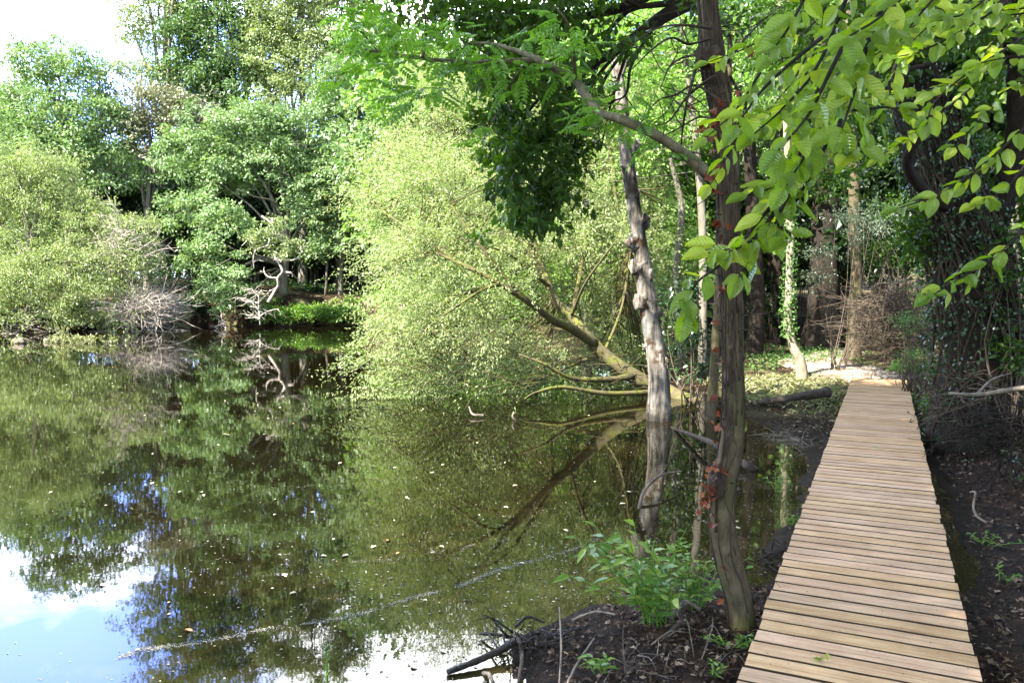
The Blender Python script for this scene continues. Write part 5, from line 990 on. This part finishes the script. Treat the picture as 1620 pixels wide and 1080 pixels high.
# ------------------------------------------------------------------ litter, grass, flecks (uncountable stuff)
def scatter(name, label, px_fn, n_, seed, size, mat, kind='leaf6', lift=.006, flat=.25, asp=.7, mask=None, kindtag='stuff', curl=.5):
    g = rng(seed); P_ = px_fn(g, n_); z = gh(P_[:, 0], P_[:, 1]); ok = np.ones(len(P_), bool) if mask is None else mask(P_, z); P_, z = P_[ok], z[ok]; n_ = len(P_)
    pos = np.stack([P_[:, 0], P_[:, 1], np.maximum(z, 0) + lift * g.uniform(.5, 2.2, n_)], -1); a = g.uniform(0, 6.28, n_)
    o = leaf_mesh(name, pos, np.stack([np.cos(a), np.sin(a), g.normal(0, curl * .5, n_)], -1), np.stack([g.normal(0, curl, n_), g.normal(0, curl, n_), np.ones(n_)], -1), g.uniform(*size, n_), asp * g.uniform(*size, n_), kind, g.random(n_) ** 1.3, mat)
    return tag(o, label, kind=kindtag)
qof = lambda P_: ((P_ - dr1) @ dperp)
alof = lambda P_: ((P_ - dr1) @ ddir)
offdeck = lambda P_: ~((qof(P_) < .02) & (qof(P_) > -dwid - .02) & (alof(P_) < 12.9))
scatter('leaf_litter', 'brown dead leaves carpeting the near mud bank', lambda g, n: np.stack([g.uniform(-.5, 2.4, n), g.uniform(2.6, 5.2, n)], -1), 8500, 400, (.010, .052), M['litter'], 'oak', .008, mask=lambda P, z: (z > .008) & offdeck(P), curl=.8)
scatter('leaf_litter', 'brown leaf litter on the dark right bank', lambda g, n: (lambda a, q: dr1 + ddir * a[:, None] + dperp * q[:, None])(g.uniform(-1.5, 14, n), g.uniform(.0, 4.5, n)), 24000, 401, (.015, .065), M['litter'], 'oak', .01, mask=lambda P, z: (z > .01), curl=.7)
scatter('leaf_litter', 'brown litter on the low bank beyond the ditch of water left of the boardwalk', lambda g, n: np.stack([g.uniform(2.4, 9, n), g.uniform(8, 22, n)], -1), 16000, 402, (.02, .06), M['litter'], 'leaf6', .01, mask=lambda P, z: (z > .02) & offdeck(P), curl=.5)
scatter('grass', 'pale sunlit grass and moss at the left of the boardwalk end', lambda g, n: np.stack([g.normal(5.0, 1.0, n), g.normal(14.5, 1.5, n)], -1), 9000, 403, (.05, .12), M['grass'], 'q', .01, asp=.2, mask=lambda P, z: (z > .05) & offdeck(P) & (P[:, 1] < 16.6), curl=1.6)
scatter('ground_cover', 'low ivy and green ground cover on the forest floor left of the path', lambda g, n: np.stack([g.uniform(4, 12, n), g.uniform(17, 30, n)], -1), 16000, 404, (.04, .09), M['fern'], 'q', .08, asp=.7, mask=lambda P, z: (z > .05) & (fbm(P[:, 0], P[:, 1], 1.2, 9) > .1), curl=.8)
scatter('ground_cover', 'sparse ivy leaves trailing over the right bank', lambda g, n: (lambda a, q: dr1 + ddir * a[:, None] + dperp * q[:, None])(g.uniform(1, 14, n), g.uniform(.7, 4.5, n)), 14000, 405, (.02, .05), M['ivy'], 'leaf6', .05, mask=lambda P, z: (z > .1) & (fbm(P[:, 0], P[:, 1], 1.8, 12) > .25), curl=.8)
scatter('mud_specks', 'small green and brown bits on the wet mud', lambda g, n: np.stack([g.uniform(-.3, 3.6, n), g.uniform(2.8, 9, n)], -1), 22000, 406, (.005, .022), M['litter'], 'q', .005, mask=lambda P, z: (z > .003) & (z < .16) & offdeck(P), curl=.8)
# flecks on the water
def fleck_pts(g, n):
    Y_ = 3.0 + 34 * g.random(n) ** 2.2; u = g.uniform(-.66, .4, n); return np.stack([u * Y_, Y_], -1)
def inw(P, z): return (z < 0) & (P[:, 0] < 6) & (sdist(P[:, 0], P[:, 1], WATER) > .02)
g0 = rng(5)
def clumpy(P, z): return inw(P, z) & ((fbm(P[:, 0] * .5, P[:, 1] * 1.3, 1.4, 31) > .15) | (g0.random(len(P)) < .2))
scatter('floating_flecks', 'tiny pale flecks drifting all over the pond', fleck_pts, 8000, 410, (.005, .022), M['fleck'], 'q', .0015, asp=.7, mask=clumpy, curl=.02)
scatter('floating_flecks', 'dense pale flecks in the shallows by the mud bank', lambda g, n: np.stack([g.normal(.4, .9, n), g.normal(4.6, .9, n)], -1), 1500, 411, (.004, .026), M['fleck'], 'leaf6', .0015, asp=.8, mask=inw, curl=.02)
scatter('floating_flecks', 'pale flecks between the near tree and the snag', lambda g, n: np.stack([g.normal(2.0, .8, n), g.normal(7.2, 1.8, n)], -1), 1300, 412, (.005, .024), M['fleck'], 'q', .0015, asp=.7, mask=inw, curl=.02)
for i, (cv, lab, n_) in enumerate([([(190, 1040), (250, 1022), (400, 1002), (560, 970), (680, 940), (760, 912), (850, 885), (955, 850)], 'pale line of scum curving across the near water', 3600), ([(520, 895), (640, 880), (740, 865), (830, 845), (905, 820)], 'fainter broken line of scum beyond the long one', 700), ([(340, 775), (440, 770), (540, 768)], 'short scum line on the dark reflection at left', 260)]):
    g = rng(420 + i); Q = catmull([ground_px(x, y, 0) for x, y in cv], 200); idx = g.random(n_); ii = (idx * 199).astype(int); dens = fbm(idx * 40, idx * 0, 1, 5 + i) > (-.35 if i == 0 else .25); ii = ii[dens]
    pos = Q[ii] + np.stack([g.normal(0, .016, len(ii)), g.normal(0, .016, len(ii)) + .03 * np.sin(ii * .13), g.uniform(.001, .003, len(ii))], -1); a = g.uniform(0, 6.28, len(ii))
    tag(leaf_mesh('scum_line', pos, np.stack([np.cos(a) + .8, np.sin(a) + .4, 0 * a], -1), np.array([[0, 0, 1.0]] * len(ii)), g.uniform(.004, .014, len(ii)), g.uniform(.002, .006, len(ii)), 'q', g.random(len(ii)), M['scum']), lab, kind='stuff')
# larger floating leaves, one object each
g = rng(430); base_l = []
for k_ in range(3):
    o = leaf_mesh('floating_leaf', np.zeros((1, 3)), np.array([[1.0, 0, 0]]), np.array([[0, 0, 1.0]]), .05, .038, ['leaf6', 'oak', 'beech'][k_], np.array([[.3, .6, 1.0][k_]]), M['floatleaf']); base_l.append(o)
cnt = 0; LG = ['small pale oval leaf afloat on the pond', 'pale lobed leaf afloat on the pond', 'orange-brown leaf afloat on the pond']
while cnt < 150:
    Y_ = 3.2 + 18 * g.random() ** 1.6; x_ = g.uniform(-.62, .3) * Y_; s_ = sdist(np.array([x_]), np.array([Y_]), WATER)[0]
    if s_ < .1: continue
    k_ = cnt % 3 if cnt < 3 else (2 if g.random() < .12 else g.integers(0, 2)); o = base_l[k_] if cnt < 3 else base_l[k_].copy()
    if cnt >= 3: C.objects.link(o)
    sc_ = g.uniform(.5, 1.25); o.location = (x_, Y_, .005); o.rotation_euler = (g.normal(0, .03), g.normal(0, .03), g.uniform(0, 6.28)); o.scale = (sc_, sc_, sc_)
    tag(o, LG[k_], 'leaf', LG[k_].replace('leaf afloat', 'leaves afloat')); cnt += 1
